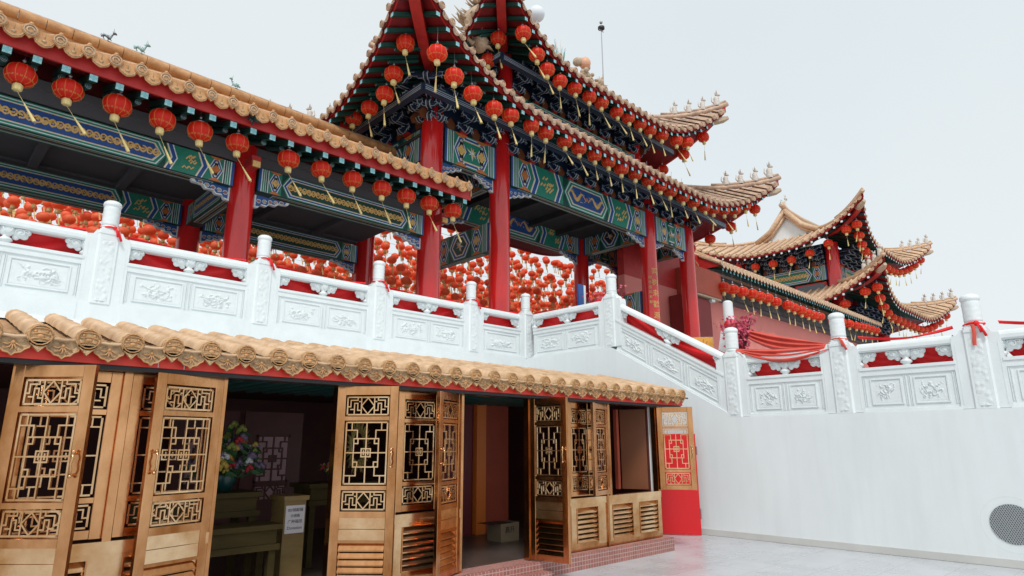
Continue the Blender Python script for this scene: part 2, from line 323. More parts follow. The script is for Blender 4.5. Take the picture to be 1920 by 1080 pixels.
def bay(parent,x0,x1,T,seed,slope=0,z=0,npan=2,half=True):
    """one span of balustrade, local x0..x1, front faces -y, z = base line"""
    S=lambda x:slope*x+z
    def sbar(mb,xa,xb,ya,yb,za,zb,m=marble):
        mb.add([(xa,ya,S(xa)+za),(xb,ya,S(xb)+za),(xb,yb,S(xb)+za),(xa,yb,S(xa)+za),(xa,ya,S(xa)+zb),(xb,ya,S(xb)+zb),(xb,yb,S(xb)+zb),(xa,yb,S(xa)+zb)],
              [(0,3,2,1),(4,5,6,7),(0,1,5,4),(1,2,6,5),(2,3,7,6),(3,0,4,7)],m)
    mb=MB(); mb.T=T    # rail: rounded section
    sec=[(-.10,.90),(-.10,.95),(-.085,.985),(-.05,1.015),(0,1.025),(.05,1.015),(.085,.985),(.10,.95),(.10,.90),(.075,.875),(-.075,.875)]
    n=len(sec); mb.add([(x,y,S(x)+zz) for x in (x0,x1) for y,zz in sec],[(i,(i+1)%n,n+(i+1)%n,n+i) for i in range(n)],marble)
    mb.build('rail',parent)
    mb=MB(); mb.T=T
    sbar(mb,x0,x1,-.12,.12,.585,.63); sbar(mb,x0,x1,-.105,.105,.5,.585); sbar(mb,x0,x1,-.085,.085,-.02,.5); sbar(mb,x0,x1,-.125,.125,-.40,-.05); sbar(mb,x0,x1,-.11,.11,-.05,-.02)
    L=x1-x0; f=.05; pw=(L-.16*0)/npan
    for k in range(npan):
        a=x0+k*L/npan+(.10 if k==0 else .05)+.03; b=x0+(k+1)*L/npan-(.10 if k==npan-1 else .05)-.03
        for (xa,xb,za,zb) in ((a,b,.43,.45),(a,b,.05,.065)): sbar(mb,xa,xb,-.100,-.0855,za,zb)
        for xa in (a,b-.02): sbar(mb,xa,xa+.02,-.100,-.0855,.0655,.4295)
        for q in (-.055,-.035): 
            if k: sbar(mb,x0+k*L/npan+q+.01,x0+k*L/npan+q+.02,-.097,-.0855,.03,.48); sbar(mb,x0+k*L/npan-q-.02,x0+k*L/npan-q-.01,-.097,-.0855,.03,.48)
    for q in (.03,.055): sbar(mb,x0+q,x0+q+.01,-.097,-.0855,.03,.48); sbar(mb,x1-q-.01,x1-q,-.097,-.0855,.03,.48)
    mb.build('panel',parent)
    mb=MB(); mb.T=T
    for k in range(npan):
        a=x0+k*L/npan+(.10 if k==0 else .05)+.06; b=x0+(k+1)*L/npan-(.10 if k==npan-1 else .05)-.06
        mb=MB(); mb.T=T; carve(mb,a,b,z+.085,z+.415,-.087,seed*3+k,slope); mb.build('relief_carving',parent)
    for (xx,hf) in ((x0-.03,1),((x0+x1)/2,0),(x1+.03,-1)):
        if npan==1 and hf==0: continue
        m2=MB(); cloud(m2,xx,0,.885,hf); mb=MB(); mb.T=T
        mb.add([(xx+(a-xx)*1.08,b*1.1,.885+(c-.885)*1.0+S(xx+(a-xx)*1.08)) for a,b,c in m2.v],m2.f,marble,True)
        mb.build('cloud_bracket',parent)
def swag(T,x0,x1,slope,z,label,m,seed,dip=.25,top=1.0,grp='red fabric behind the balustrade',y=.16,hh=.62):
    rnd=random.Random(seed); mb=MB(); mb.T=T; ph=rnd.uniform(0,6)
    def f(u,v):
        x=x0+(x1-x0)*u; env=math.sin(math.pi*u)
        zt=top+.02-.03*env; zb=top-hh+ (0.10*(1-env)) ; zz=zt+(zb-zt)*v
        fold=math.sin(v*16+ph+5*(u-.5)**2*6)*.018+math.sin(u*7+v*9+ph)*.012
        return (x,y+.045*v+fold,zz+z+slope*x-.05*env*v)
    mb.grid(40,22,f,m); o=mb.build('fabric_drape'); return tag(o,label,'fabric',grp)
def tie(T,x,z,label,m=cloth,s=1):
    mb=MB(); mb.T=T
    mb.tube([(x+.125*math.cos(a),.125*math.sin(a),z+.01*math.sin(3*a)) for a in [6.283*i/20 for i in range(21)]],.014*s,6,m)
    mb.ball((x+.05,-.13,z),.03*s,m,8,6)
    for q,l in ((.05,.14),(.10,.2)): mb.tube([(x+.05,-.14,z),(x+.05+q*.5,-.16,z-.05),(x+.05+q,-.165,z-l)],lambda t:.008+.012*t,5,m)
    return tag(mb.build('fabric_tie'),label,'fabric','red ties round the balustrade posts')
def ribbon_top(T,x0,x1,z,slope,label,m,sag=.03,seed=0,hi=.05,hz=0):
    mb=MB(); mb.T=T
    def f(u,v):
        x=x0+(x1-x0)*u; e=math.sin(math.pi*u)
        return (x,.02+.10*v+.01*math.sin(u*14+v*5+seed),z+slope*x+hi*(1-.6*e)-sag*e+.02*math.sin(v*6.28+u*5)+hz*v)
    mb.grid(30,8,f,m); return tag(mb.build('fabric_strip'),label,'fabric','red fabric laid along the rails')
ZU=3.70; ZL=2.13; XW=10.99; YB=11.0
# upper run, along X, front face at YB
T=FY((0,YB,0)); up=thing('balustrade','white carved marble balustrade along the upper terrace above the ochre roof','balustrade',(0,YB,ZU))
PX=[-.45,1.97,4.38,6.79,9.28,11.07]
p0=None
for i,x in enumerate(PX):
    if p0 is None: p0=make_post(up,3); p0.location=(x,0,0); 
    else:
        c=p0.copy(); COL.objects.link(c); c.parent=up; c.location=(x,0,0); d=p0.children[0].copy(); COL.objects.link(d); d.parent=c
for i in range(5):
    a,b=PX[i]+.28,PX[i+1]-.28
    bay(up,a,b,T,i+1,0,ZU,2 if b-a>1.6 else 1)
    wh=['leftmost span','second span','third span','fourth span','short corner span'][i]
    swag(T,a,b,0,ZU,'bright red fabric behind the upper balustrade, '+wh,cloth,i+4)
    ribbon_top(T,a,b,ZU+1.03,0,'thin red strip along the upper rail, '+wh,cloth,seed=i)
for i,nm in ((1,'leftmost of the tall carved posts in view'),(2,'post in front of the near red gallery column'),(3,'post left of the middle red column'),(4,'last big post before the corner')): tie(T,PX[i],ZU+1.13,'red cord knotted round the upper balustrade '+nm)
# side runs along the X=XW wall (facing -X): level part, stair part, lower part
T=FX((XW,0,0))      # local x = -Y
side=thing('balustrade','white carved balustrade from the terrace corner down beside the stairs','balustrade',(XW+.12,8.35,ZU)); 
def post_at(parent,Y,z):
    c=p0.copy(); COL.objects.link(c); c.parent=parent; o=parent['_org']; c.location=(XW+.13-o[0],Y-o[1],z-o[2]); c.rotation_euler=(0,0,R(-90)); c['_org']=o
    d=p0.children[0].copy(); COL.objects.link(d); d.parent=c
T=FX((XW+.13,0,0))
post_at(side,8.35,ZU); post_at(side,5.62,ZL)
bay(side,-10.85+.16,-8.35-.28,T,9,0,ZU,2)
sl_=-(ZU-ZL)/(8.35-5.62); z0=ZU+sl_*8.35
bay(side,-8.35+.155,-5.62-.155,T,12,sl_,z0,3)
swag(T,-10.7,-8.5,0,ZU,'red fabric behind the rail between the corner post and the tall stair post',cloth,31)
swag(T,-8.2,-5.78,sl_,z0,'flat red fabric stretched behind the sloping stair balustrade',cloth,32,hh=.5)
ribbon_top(T,-10.7,-8.5,ZU+1.03,0,'red strip on the level rail left of the tall stair post',cloth,seed=9)
low=thing('balustrade','white carved balustrade on top of the blank right hand wall','balustrade',(XW+.12,3.7,ZL))
LY=[3.74,1.88,.02,-1.84]
for y in LY: post_at(low,y,ZL)
LL=[5.62]+LY
for i in range(4):
    a,b=-LL[i]+.28,-LL[i+1]-.28
    bay(low,a,b,T,20+i,0,ZL,2)
    wh=['nearest the stairs','in its second span','at the right edge','beyond'][i]
    if i<3:
        mb=MB(); mb.T=T; m_=(a+b)/2
        for (xa,xb,sg) in ((a-.02,m_+.03,1),(m_-.03,b+.02,-1)):
            def f(u,v,xa=xa,xb=xb,sg=sg):
                e=math.sin(math.pi*u)**.8; t=u if sg>0 else 1-u
                zb=ZL+.50+.30*(1-e)*(1.2-t); zt=ZL+1.0
                return (xa+(xb-xa)*u,.15+.03*v+.016*math.sin(v*20+6*(t-.4)**2*5)+.01*math.sin(u*8+v*7),zt+(zb-zt)*v)
            mb.grid(26,22,f,cloth)
        tag(mb.build('fabric_drape'),'red draped fabric seen through the lower balustrade '+wh,'fabric','red fabric behind the balustrade')
    if i in(1,2): ribbon_top(T,a,b,ZL+1.05,0,'red fabric band along the lower rail '+wh,cloth,seed=20+i,hi=.10)
tie(T,-1.88,ZL+1.14,'red ribbon knotted round the tall post nearest the right edge',s=1.3)
tie(T,-3.74,ZL+1.14,'thin red tie round the middle post of the right hand wall',clothp,.7)
# ribbon tail on the right post
mb=MB(); mb.T=T; mb.grid(3,10,lambda u,v:(-1.90+.05*u+.01*math.sin(v*5),-.165-.008*math.sin(u*3),ZL+1.12-.30*v),clothp); tag(mb.build('fabric_ribbon'),'salmon ribbon end hanging down the front of the right hand post','fabric')
# salmon swag between the stair post and the next one
def bigswag(P0,P1,sag,wid,label,seed,m=clothp,spread=.1):
    mb=MB(); rnd=random.Random(seed)
    def f(u,v):
        b=Vector(P0).lerp(Vector(P1),u); e=math.sin(math.pi*u); w_=wid*(.25+.75*e)
        fold=math.sin(v*19+u*4)*.03*e
        return (b.x+fold-.05*v,b.y,b.z-sag*e*(.25+.75*v)-w_*v*.8)
    mb.grid(34,26,f,m); return tag(mb.build('fabric_swag'),label,'fabric')
bigswag((11.05,5.5,3.30),(11.05,3.85,3.16),.10,.20,'salmon red cloth swag draped between the stair post and the middle post',1)
bigswag((12.6,6.35,4.05),(12.5,4.4,3.42),.10,.30,'fan of salmon cloth falling from the white post behind the balustrade',2)
bigswag((12.6,6.35,4.05),(11.1,5.6,3.32),.10,.18,'gathered salmon cloth running from the back post to the stair post',3)
mb=MB(); mb.ball((12.58,6.35,4.05),.14,cloth,12,9); mb.ball((12.5,6.28,4.02),.10,clothp,9,7); mb.tube([(12.55,6.3,4.0),(12.5,6.3,3.8),(12.5,6.35,3.6)],.05,7,cloth)
tag(mb.build('fabric_rosette'),'round red rosette tied on the white post behind the balustrade','fabric')
bp=thing('stone_post','white stone post behind the balustrade wrapped in red cloth','post',(12.62,6.4,2.02)); 
mb=MB(); mb.cyl((12.62,6.4,3.95),(12.62,6.4,4.55),.115,.10,16,marble); mb.ball((12.62,6.4,4.55),.10,marble,12,6,(1,1,.5)); mb.build('post_cap',bp)
mb=MB(); mb.add([(12.62+a*.42,6.4+b*.42,2.02) for a,b in((-1,-1),(1,-1),(1,1),(-1,1))]+[(12.62+a*.13,6.4+b*.13,3.96) for a,b in((-1,-1),(1,-1),(1,1),(-1,1))],[(0,1,5,4),(1,2,6,5),(2,3,7,6),(3,0,4,7),(4,5,6,7)],marble); mb.build('post_base',bp)
# back balustrade behind the pavilion
bk=thing('balustrade','pale balustrade on the far edge of the upper terrace seen between the columns','balustrade',(11,17.0,ZU))
for x in (1.0,3.4,5.8,8.2,10.6,12.2,14.6,17.0,19.4,21.8):
    c=p0.copy(); COL.objects.link(c); c.parent=bk; c.location=(x-11,0,.02); d=p0.children[0].copy(); COL.objects.link(d); d.parent=c
mb=MB(); mb.box((-1,16.95,4.55),(23,17.05,4.72),marble); mb.build('rail',bk); mb=MB(); mb.box((-1,16.92,3.55),(23,17.02,4.3),marble); mb.build('panel',bk)
# ------------------------------------------------------------------ walls
wl=thing('retaining_wall','tall blank white plaster wall under the right hand balustrade and stairs','wall',(XW+.2,4,0))
mb=MB()
pf=[(-11.3,0),(14,0),(14,ZL-.03),(-5.62+.0,ZL-.03),(-5.62,ZL-.03),(-8.35,ZU-.03),(-11.3,ZU-.03)]
pf=[(11.3,0),(11.3,ZU-.06),(8.35,ZU-.06),(5.62,ZL-.06),(-14,ZL-.06),(-14,0)]
n=len(pf); mb.add([(x,y,z) for x in(XW,XW+.29) for y,z in pf],[tuple(range(n)),tuple(range(n,2*n))[::-1]]+[(i,n+i,n+(i+1)%n,(i+1)%n) for i in range(n)],plaster); mb.build('wall_face',wl)
mb=MB(); mb.box((XW-.018,-14,0.002),(XW-.001,6.44,.105),skirt); mb.build('skirting',wl)
mb=MB(); T=FX((XW,0,0)); mb.T=T
# vent: mesh disc in a shallow round recess ring
cx,cz,rv=-1.82,.55,.255
mb.add([(cx+rv*math.cos(a),-.004,cz+rv*math.sin(a)) for a in [6.283*i/40 for i in range(40)]],[tuple(range(40))],mat('vent_backing',(.09,.10,.11),.7))
v=mb.build('vent',wl,label='round wire mesh vent near the foot of the wall')
mb=MB(); mb.T=T
for k in range(-10,11):
    for sg in (1,-1):
        c=k*.0245; # line z = sg*1.6*x + c*...
        pts=[]; a_=1/math.hypot(1,1.7); dx,dz=a_,sg*1.7*a_; nx,nz=-dz,dx; h2=rv*rv-c*c
        if h2<=0: continue
        h=math.sqrt(h2); mb.cyl((cx+nx*c-dx*h,-.008,cz+nz*c-dz*h),(cx+nx*c+dx*h,-.008,cz+nz*c+dz*h),(.0036),.0036,3,mat('vent_wire',(.55,.58,.6),.5,.3),False,False)
o=mb.build('vent_mesh',wl); o.parent=v
mb=MB(); mb.T=T; mb.tube([(cx+(rv+.1)*math.cos(a),.0,cz+(rv+.1)*math.sin(a)) for a in [6.283*i/40 for i in range(41)]],.0025,5,plaster); o=mb.build('vent_surround',wl); o.parent=v
fw=thing('terrace_wall','white wall face under the upper balustrade behind the ochre roof','wall',(5,YB,2.6))
mb=MB(); mb.box((-12,YB-.118,2.3),(XW-.002,YB+.11,ZU-.045),plaster); mb.build('wall_face',fw)
# ------------------------------------------------------------------ annex with bronze doors
an=thing('annex_building','low annex with ochre tiled roof and open bronze lattice doors','building',(4.5,5.97,0))
YF=5.97
mb=MB(); mb.box((-6,5.85,0.002),(9.02,11,.195),pinktop); mb.build('floor_slab',an)
mb=MB(); mb.box((-6,5.80,0.001),(9.06,5.849,.197),pinktile); mb.box((-6,5.70,0.0008),(6.2,5.799,.09),pinktile); mb.build('plinth',an,label='plinth faced in small pink mosaic tiles')
mb=MB(); mb.box((9.021,5.86,.001),(9.06,7.0,.196),pinktop); mb.build('plinth_end',an)
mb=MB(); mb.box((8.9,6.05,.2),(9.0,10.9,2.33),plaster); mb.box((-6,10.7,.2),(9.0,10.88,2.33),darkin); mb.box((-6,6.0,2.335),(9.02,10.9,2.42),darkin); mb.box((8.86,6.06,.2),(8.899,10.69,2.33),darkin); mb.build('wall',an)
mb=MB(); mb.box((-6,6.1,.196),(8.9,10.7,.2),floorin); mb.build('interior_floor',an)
mb=MB(); mb.box((-6,YF-.03,2.18),(8.97,YF+.06,2.212),bronze); mb.build('door_head',an)
mb=MB(); mb.box((-6,5.80,2.178),(9.50,5.93,2.213),black); mb.box((-6,5.84,2.2135),(9.50,5.93,2.335),black); mb.build('eave_shade_strip',an)  # black strips paint in the narrow shade under the eave
mb=MB(); mb.box((-6,5.775,2.214),(9.51,5.838,2.325),redbright)
for x in (1.52,1.72,3.3,5.1,6.9): mb.box((x,5.771,2.216),(x+.005,5.775,2.36),white)
mb.build('fascia',an,label='glossy red fascia board under the tile ends')
# roof
def captile(mb,x,y,z,T0,r=.088,m=tilecap,n=14):
    mb.T=T0@TR((x,y,z))
    mb.cyl((0,-.012,0),(0,.03,0),r*.96,r,n,m)
    # pointed lower tip
    mb.prism([(-r*.8,-r*.55),(-r*.35,-r*1.02),(0,-r*1.42),(r*.35,-r*1.02),(r*.8,-r*.55)],-.012,.02,m)
    mb.tube([(r*.82*math.cos(a),-.018,r*.82*math.sin(a)) for a in [6.283*i/14 for i in range(15)]],.006,4,tile)
    for k in range(3): mb.tube([(r*.62*math.cos(a),-.016,r*(.42-.42*k)+r*.16*math.sin(a)) for a in [math.pi*i/6 for i in range(7)]],.006,4,tile)
    mb.ball((0,-.012,-.01),.026,tile,7,5,(1,.6,.7)); mb.ball((-.035,-.012,.025),.013,tile,5,4); mb.ball((.035,-.012,.025),.013,tile,5,4)
def driptile(mb,x,y,z,T0,w=.232,h=.158,m=tiledirt):
    mb.T=T0@TR((x,y,z))
    P=[(-.5,0),(-.52,-.35),(-.44,-.5),(-.42,-.62),(-.30,-.72),(-.22,-.86),(-.08,-.9),(0,-1.03),(.08,-.9),(.22,-.86),(.30,-.72),(.42,-.62),(.44,-.5),(.52,-.35),(.5,0)]
    P=[(a*w,b*h) for a,b in P]; mb.prism(P[::-1],-.012,.012,m)
    n=len(P); mb.tube([(a,-.016,b) for a,b in P[1:-1]],.0075,4,tile)
    mb.tube([(-w*.5,-.02,-.004),(-w*.25,-.03,-.02),(0,-.034,-.026),(w*.25,-.03,-.02),(w*.5,-.02,-.004)],.012,5,tilepale)
    for k in range(5):
        a=math.radians(200+35*k); mb.tube([(0,-.016,-h*.42),(w*.14*math.cos(a),-.02,-h*.42+h*.3*math.sin(a)),(w*.30*math.cos(a-.2),-.016,-h*.42+h*.42*math.sin(a-.2))],.006,4,tile)
    mb.ball((0,-.016,-h*.42),.016,tile,6,4)
def tubeprof(r,n=7): return [(r*math.cos(math.pi*i/(n-1)),r*math.sin(math.pi*i/(n-1))) for i in range(n)]
def rooftube(mb,path,side,r,m,jit=0,n=7,step=.34):
    """half-round tile run along path (list of Vector); side = unit vector across"""
    pr=tubeprof(r,n); L=[0]
    for a,b in zip(path,path[1:]): L.append(L[-1]+(b-a).length)
    def at(s):
        for i in range(len(L)-1):
            if s<=L[i+1]+1e-9: t=(s-L[i])/max(1e-9,L[i+1]-L[i]); return path[i].lerp(path[i+1],t),(path[i+1]-path[i]).normalized()
        return path[-1],(path[-1]-path[-2]).normalized()
    k=max(1,int(L[-1]/step+.5)); vs=[];rows=0
    for j in range(k):
        for e,(q,sc) in enumerate(((j/k,1.0),((j+1)/k,.90))):
            p,d=at(q*L[-1]); up_=side.cross(d); up_=up_ if up_.z>0 else -up_
            for a,b in pr: vs.append(p+side*(a*sc)+up_*(b*sc))
            rows+=1
    mb.add(vs,[(i*n+c,i*n+c+1,(i+1)*n+c+1,(i+1)*n+c) for i in range(rows-1) for c in range(n-1)],m,False)
    for p in mb.s[-(rows-1)*(n-1):]: pass
    for q in range(len(mb.s)-(rows-1)*(n-1),len(mb.s)): mb.s[q]=True
mb=MB(); mb2=MB(); ez=2.375; sp=.30
k=0; x=.70-sp*9
Yr=7.5; zr_=2.775
mb.add([(-3,5.74,ez-.05),(9.48,5.74,ez-.05),(9.48,Yr,zr_-.06),(-3,Yr,zr_-.06)],[(0,1,2,3)],tilepale)
while x<9.46:
    rooftube(mb,[Vector((x,5.72,ez)),Vector((x,Yr,zr_))],Vector((1,0,0)),.088,tilepale)
    # pan tiles: lipped courses between the tubes
    for j in range(14):
        t0=j/14; y=5.73+(Yr-5.73)*t0; z=ez-.035+(zr_-ez)*t0
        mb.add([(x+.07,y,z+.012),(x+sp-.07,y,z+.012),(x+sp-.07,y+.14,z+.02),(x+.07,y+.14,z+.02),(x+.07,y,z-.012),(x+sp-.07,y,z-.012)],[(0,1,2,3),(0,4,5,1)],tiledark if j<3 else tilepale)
    captile(mb2,x,5.70,ez+.008,TR((0,0,0)))
    if x+sp<9.6: driptile(mb2,x+sp/2,5.728,ez+.01,TR((0,0,0)))
    x+=sp
mb.T=None
# end verge and white mortared ridge
mb.cyl((9.47,5.73,ez+.01),(9.47,Yr,zr_+.01),.09,.09,10,tilepale)
o=mb.build('roof_tiles',an); mb2.T=None; mb2.build('eave_tile_ends',an,label='row of carved ochre tile ends, round medallions and pointed drip tiles')
mb=MB(); mb.box((-6,Yr-.03,2.42),(9.50,10.86,2.70),plaster); mb.box((9.021,5.94,2.26),(9.49,10.85,2.33),plaster)
mb.add([(-6,Yr-.12,2.74),(9.49,Yr-.12,2.74),(9.49,Yr+.12,2.84),(-6,Yr+.12,2.84),(9.49,Yr+.2,2.6),(-6,Yr+.2,2.6)],[(0,1,2,3),(3,2,4,5)],plaster)
mb.add([(9.495,5.85,2.32),(9.495,5.85,2.36),(9.495,Yr,2.76),(9.495,Yr,2.32)],[(0,1,2,3)],plaster)
mb.build('flat_roof',an)
# low walls with louvres
def louvre(mb,x0,x1,z0,z1,y,n,m,T,deep=.03):
    mb.T=T
    for k in range(n):
        z=z0+(z1-z0)*k/n; dz=(z1-z0)/n
        mb.add([(x0,y-.012,z+.004),(x1,y-.012,z+.004),(x1,y+deep,z+dz*.95),(x0,y+deep,z+dz*.95),(x0,y-.012,z-.008),(x1,y-.012,z-.008)],[(0,1,2,3),(0,4,5,1)],m)
    mb.add([(x0,y+deep+.004,z0),(x1,y+deep+.004,z0),(x1,y+deep+.004,z1),(x0,y+deep+.004,z1)],[(0,1,2,3)],black)
def lowwall(x0,x1,louv):
    b=MB(); b.box((x0,YF-.05,.79),(x1,YF+.05,.88),bronze2); b.box((x0,YF-.04,.205),(x1,YF+.04,.26),bronze)
    xs=sorted([x0]+[v for ab in louv for v in ab]+[x1]); 
    for i in range(0,len(xs)-1,2): b.box((xs[i],YF-.04,.26),(xs[i+1],YF+.04,.79),bronze2)
    for a,c in louv: b.box((a,YF-.04,.26),(c,YF+.04,.30),bronze); b.box((a,YF-.04,.75),(c,YF+.04,.79),bronze2)
    for i in range(1,len(xs)-1): 
        b.box((xs[i]-.006,YF-.047,.30),(xs[i]+.006,YF-.04,.75),bronze)
    o=b.build('window_dado',an)
    for a,c in louv: l=MB(); louvre(l,a+.006,c-.006,.305,.745,YF-.02,7,bronze2,None); q=l.build('louvre',an); q.parent=o
lowwall(6.78,7.58,[(6.93,7.38)]); lowwall(7.62,8.96,[(7.72,8.20),(8.38,8.86)])
lowwall(.60,2.12,[(.9,1.25),(1.5,1.95)]); lowwall(3.98,4.88,[(4.1,4.78)])
mb=MB(); mb.box((7.58,YF-.06,.2),(7.62,YF+.05,.90),bronze)
mb.build('dado_post',an)
for x,w_ in ((.60,.05),(1.33,.06),(2.12,.03),(3.25,.035),(3.95,.05),(4.88,.035),(6.0,.07),(6.78,.03),(7.66,.06),(8.90,.08)):
    mb=MB(); z0_=.2 if x in(2.12,3.25,4.88,6.0,.60,3.95,6.78) else .88
    mb.box((x,YF-.045,z0_),(x+w_,YF+.045,2.178),bronze); mb.build('door_jamb',an)
# lattice
def seg(mb,a,b,y,w,m):
    (x0,z0),(x1,z1)=a,b; dx,dz=x1-x0,z1-z0; l=math.hypot(dx,dz); nx,nz=-dz/l*w/2,dx/l*w/2; ex,ez_=dx/l*w/2,dz/l*w/2
    P=[(x0-ex+nx,z0-ez_+nz),(x0-ex-nx,z0-ez_-nz),(x1+ex-nx,z1+ez_-nz),(x1+ex+nx,z1+ez_+nz)]
    mb.prism(P,y-.008,y+.008,m)
def lat_small(mb,x0,x1,z0,z1,y,m,w=.011):
    X=lambda u:x0+(x1-x0)*(u+1)/2; Z=lambda v:z0+(z1-z0)*(v+1)/2
    L=[((-.32,-1),(-.32,1)),((.32,-1),(.32,1))]
    for s in(-1,1):
        L+=[((s*.32,0),(s*0,.92)),((s*.32,0),(0,-.92)),((s*.32,-.5),(s*.5,-.5)),((s*.5,-.5),(s*.5,.3)),((s*.5,.3),(s*.66,.3)),((s*.66,.3),(s*.66,-1)),((s*.66,-.4),(s*.84,-.4)),((s*.5,1),(s*.5,.65)),((s*.5,.65),(s*.84,.65)),((s*.84,.65),(s*.84,-.1)),((s*.84,-.1),(s*1,-.1)),((s*.32,.5),(s*.42,.5))]
    for a,b in L: seg(mb,(X(a[0]),Z(a[1])),(X(b[0]),Z(b[1])),y+random.uniform(-.0004,.0004),w,m)
    for a,b in (((-1,-1),(1,-1)),((-1,1),(1,1)),((-1,-1),(-1,1)),((1,-1),(1,1))): seg(mb,(X(a[0]),Z(a[1])),(X(b[0]),Z(b[1])),y+.002,w*1.3,m)
def lat_big(mb,x0,x1,z0,z1,y,m,w=.011):
    X=lambda u:x0+(x1-x0)*(u+1)/2; Z=lambda v:z0+(z1-z0)*(v+1)/2
    L=[((0,-1),(0,1)),((-1,0),(1,0)),((-.6,.46),(.6,.46)),((-.6,-.46),(.6,-.46))]
    for s in(-1,1):
        L+=[((s*.6,-.46),(s*.6,.46)),((s*.22,-.13),(s*.22,.13)),((s*.3,-.17),(s*.3,.17)) if 0 else ((s*.22,-.13),(s*.22,.13))]
        for q in(-1,1):
            L+=[((0,q*.13),(s*.22,q*.13)),((s*.6,q*.3),(s*.4,q*.3)),((s*.4,q*.3),(s*.4,q*.46)),((s*.45,q*.46),(s*.45,q*.74)),((s*.45,q*.74),(s*1,q*.74)),((s*.72,q*.74),(s*.72,q*1)),((s*.6,q*.08),(s*.36,q*.08)) if 0 else ((s*.11,q*.06),(s*.11,0))]
    for a,b in L:
        if a!=b: seg(mb,(X(a[0]),Z(a[1])),(X(b[0]),Z(b[1])),y+random.uniform(-.0004,.0004),w,m)
    for a,b in (((-1,-1),(1,-1)),((-1,1),(1,1)),((-1,-1),(-1,1)),((1,-1),(1,1))): seg(mb,(X(a[0]),Z(a[1])),(X(b[0]),Z(b[1])),y+.002,w*1.3,m)
def leaf_door(p_h,p_o,window=False,glass=None,label=None,handle=True,m=bronze):
    """door leaf from hinge point to outer point (plan); front face looks towards the courtyard"""
    (ax,ay),(bx,by)=p_h,p_o
    if bx<ax: (ax,ay),(bx,by)=(bx,by),(ax,ay); hx='L'
    else: hx='R'
    Lw=math.hypot(bx-ax,by-ay); T=TZ((ax,ay,0),math.atan2(by-ay,bx-ax)); sw=.085; t=.022
    zb=.90 if window else .215; zt=2.176
    o=MB(); o.T=T
    o.bevbox((0,-t,zb),(sw,t,zt),.004,m); o.bevbox((Lw-sw,-t,zb),(Lw,t,zt),.004,m)
    rails=[(2.09,zt),(1.835,1.875),(1.165,1.205)]
    zlo=[.93,.99] if window else None
    rails.append((.905,.965) if not window else (.902,.965))
    for a,b in rails: o.box((sw,-t+.003,a),(Lw-sw,t-.003,b),m)
    if not window:
        o.box((sw,-t+.008,.805),(Lw-sw,t-.008,.9045),bronze2); o.box((sw,-t+.008,.70),(Lw-sw,t-.008,.80),bronze2); o.box((sw,-t+.003,.675),(Lw-sw,t-.003,.6995),m); o.box((sw,-t+.003,zb),(Lw-sw,t-.003,.275),m)
    rt=o.build('door_leaf',an,label=label)
    l=MB(); l.T=T; i=.018
    lat_small(l,sw+i,Lw-sw-i,1.893,2.067,0,bronze2); lat_big(l,sw+i,Lw-sw-i,1.223,1.817,0,bronze2); lat_small(l,sw+i,Lw-sw-i,.983,1.147,0,bronze2)
    q=l.build('lattice',an); q.parent=rt
    if glass:
        l=MB(); l.T=T
        for a,b in ((1.88,2.08),(1.21,1.83),(.97,1.16)): l.box((sw,.010,a),(Lw-sw,.014,b),glass)
        q=l.build('glass_pane',an); q.parent=rt
    if not window:
        l=MB(); louvre(l,sw+.004,Lw-sw-.004,.28,.672,0,6,m,T,.016); q=l.build('louvre',an); q.parent=rt
    if handle:
        l=MB(); l.T=T; xx=sw*.55 if hx=='L' else Lw-sw*.55
        for s in (1,-1): l.cyl((xx,-t,1.47+s*.075),(xx,-t-.035,1.47+s*.075),.012,.009,7,bronze2); l.ball((xx,-t-.03,1.47+s*.085),.014,bronze2,7,5)
        l.tube([(xx,-t-.035,1.395),(xx+.008,-t-.04,1.43),(xx,-t-.042,1.47),(xx+.008,-t-.04,1.51),(xx,-t-.035,1.545)],.008,6,bronze2)
        q=l.build('handle',an); q.parent=rt
    return rt
glass=mat('dark_glass',(.03,.035,.04),.06,0,0)
leaf_door((.62,5.95),(1.055,5.53),label='widest open leaf at the left edge, brown lattice and a big handle')
leaf_door((.66,5.99),(1.33,5.99),True,handle=False); leaf_door((1.40,5.99),(2.10,5.99),True,handle=False)
leaf_door((2.12,5.95),(1.52,5.76),label='open full height leaf left of the flower room')
leaf_door((3.27,5.95),(3.70,5.50),label='open full height leaf right of the flower room')
leaf_door((4.02,5.99),(4.62,5.99),True,handle=False,label='darker lattice window leaf above a louvred dado')
leaf_door((4.88,5.95),(4.36,5.70),label='narrow looking leaf hinged left of the second doorway')
leaf_door((6.04,5.93),(6.12,5.36),label='leaf standing straight out right of the second doorway')
leaf_door((6.82,5.99),(7.34,5.99),True,handle=False); leaf_door((7.68,5.95),(7.18,5.82),True,handle=False)
leaf_door((8.95,5.92),(9.27,5.46),True,label='open window leaf at the right end in front of the red door')
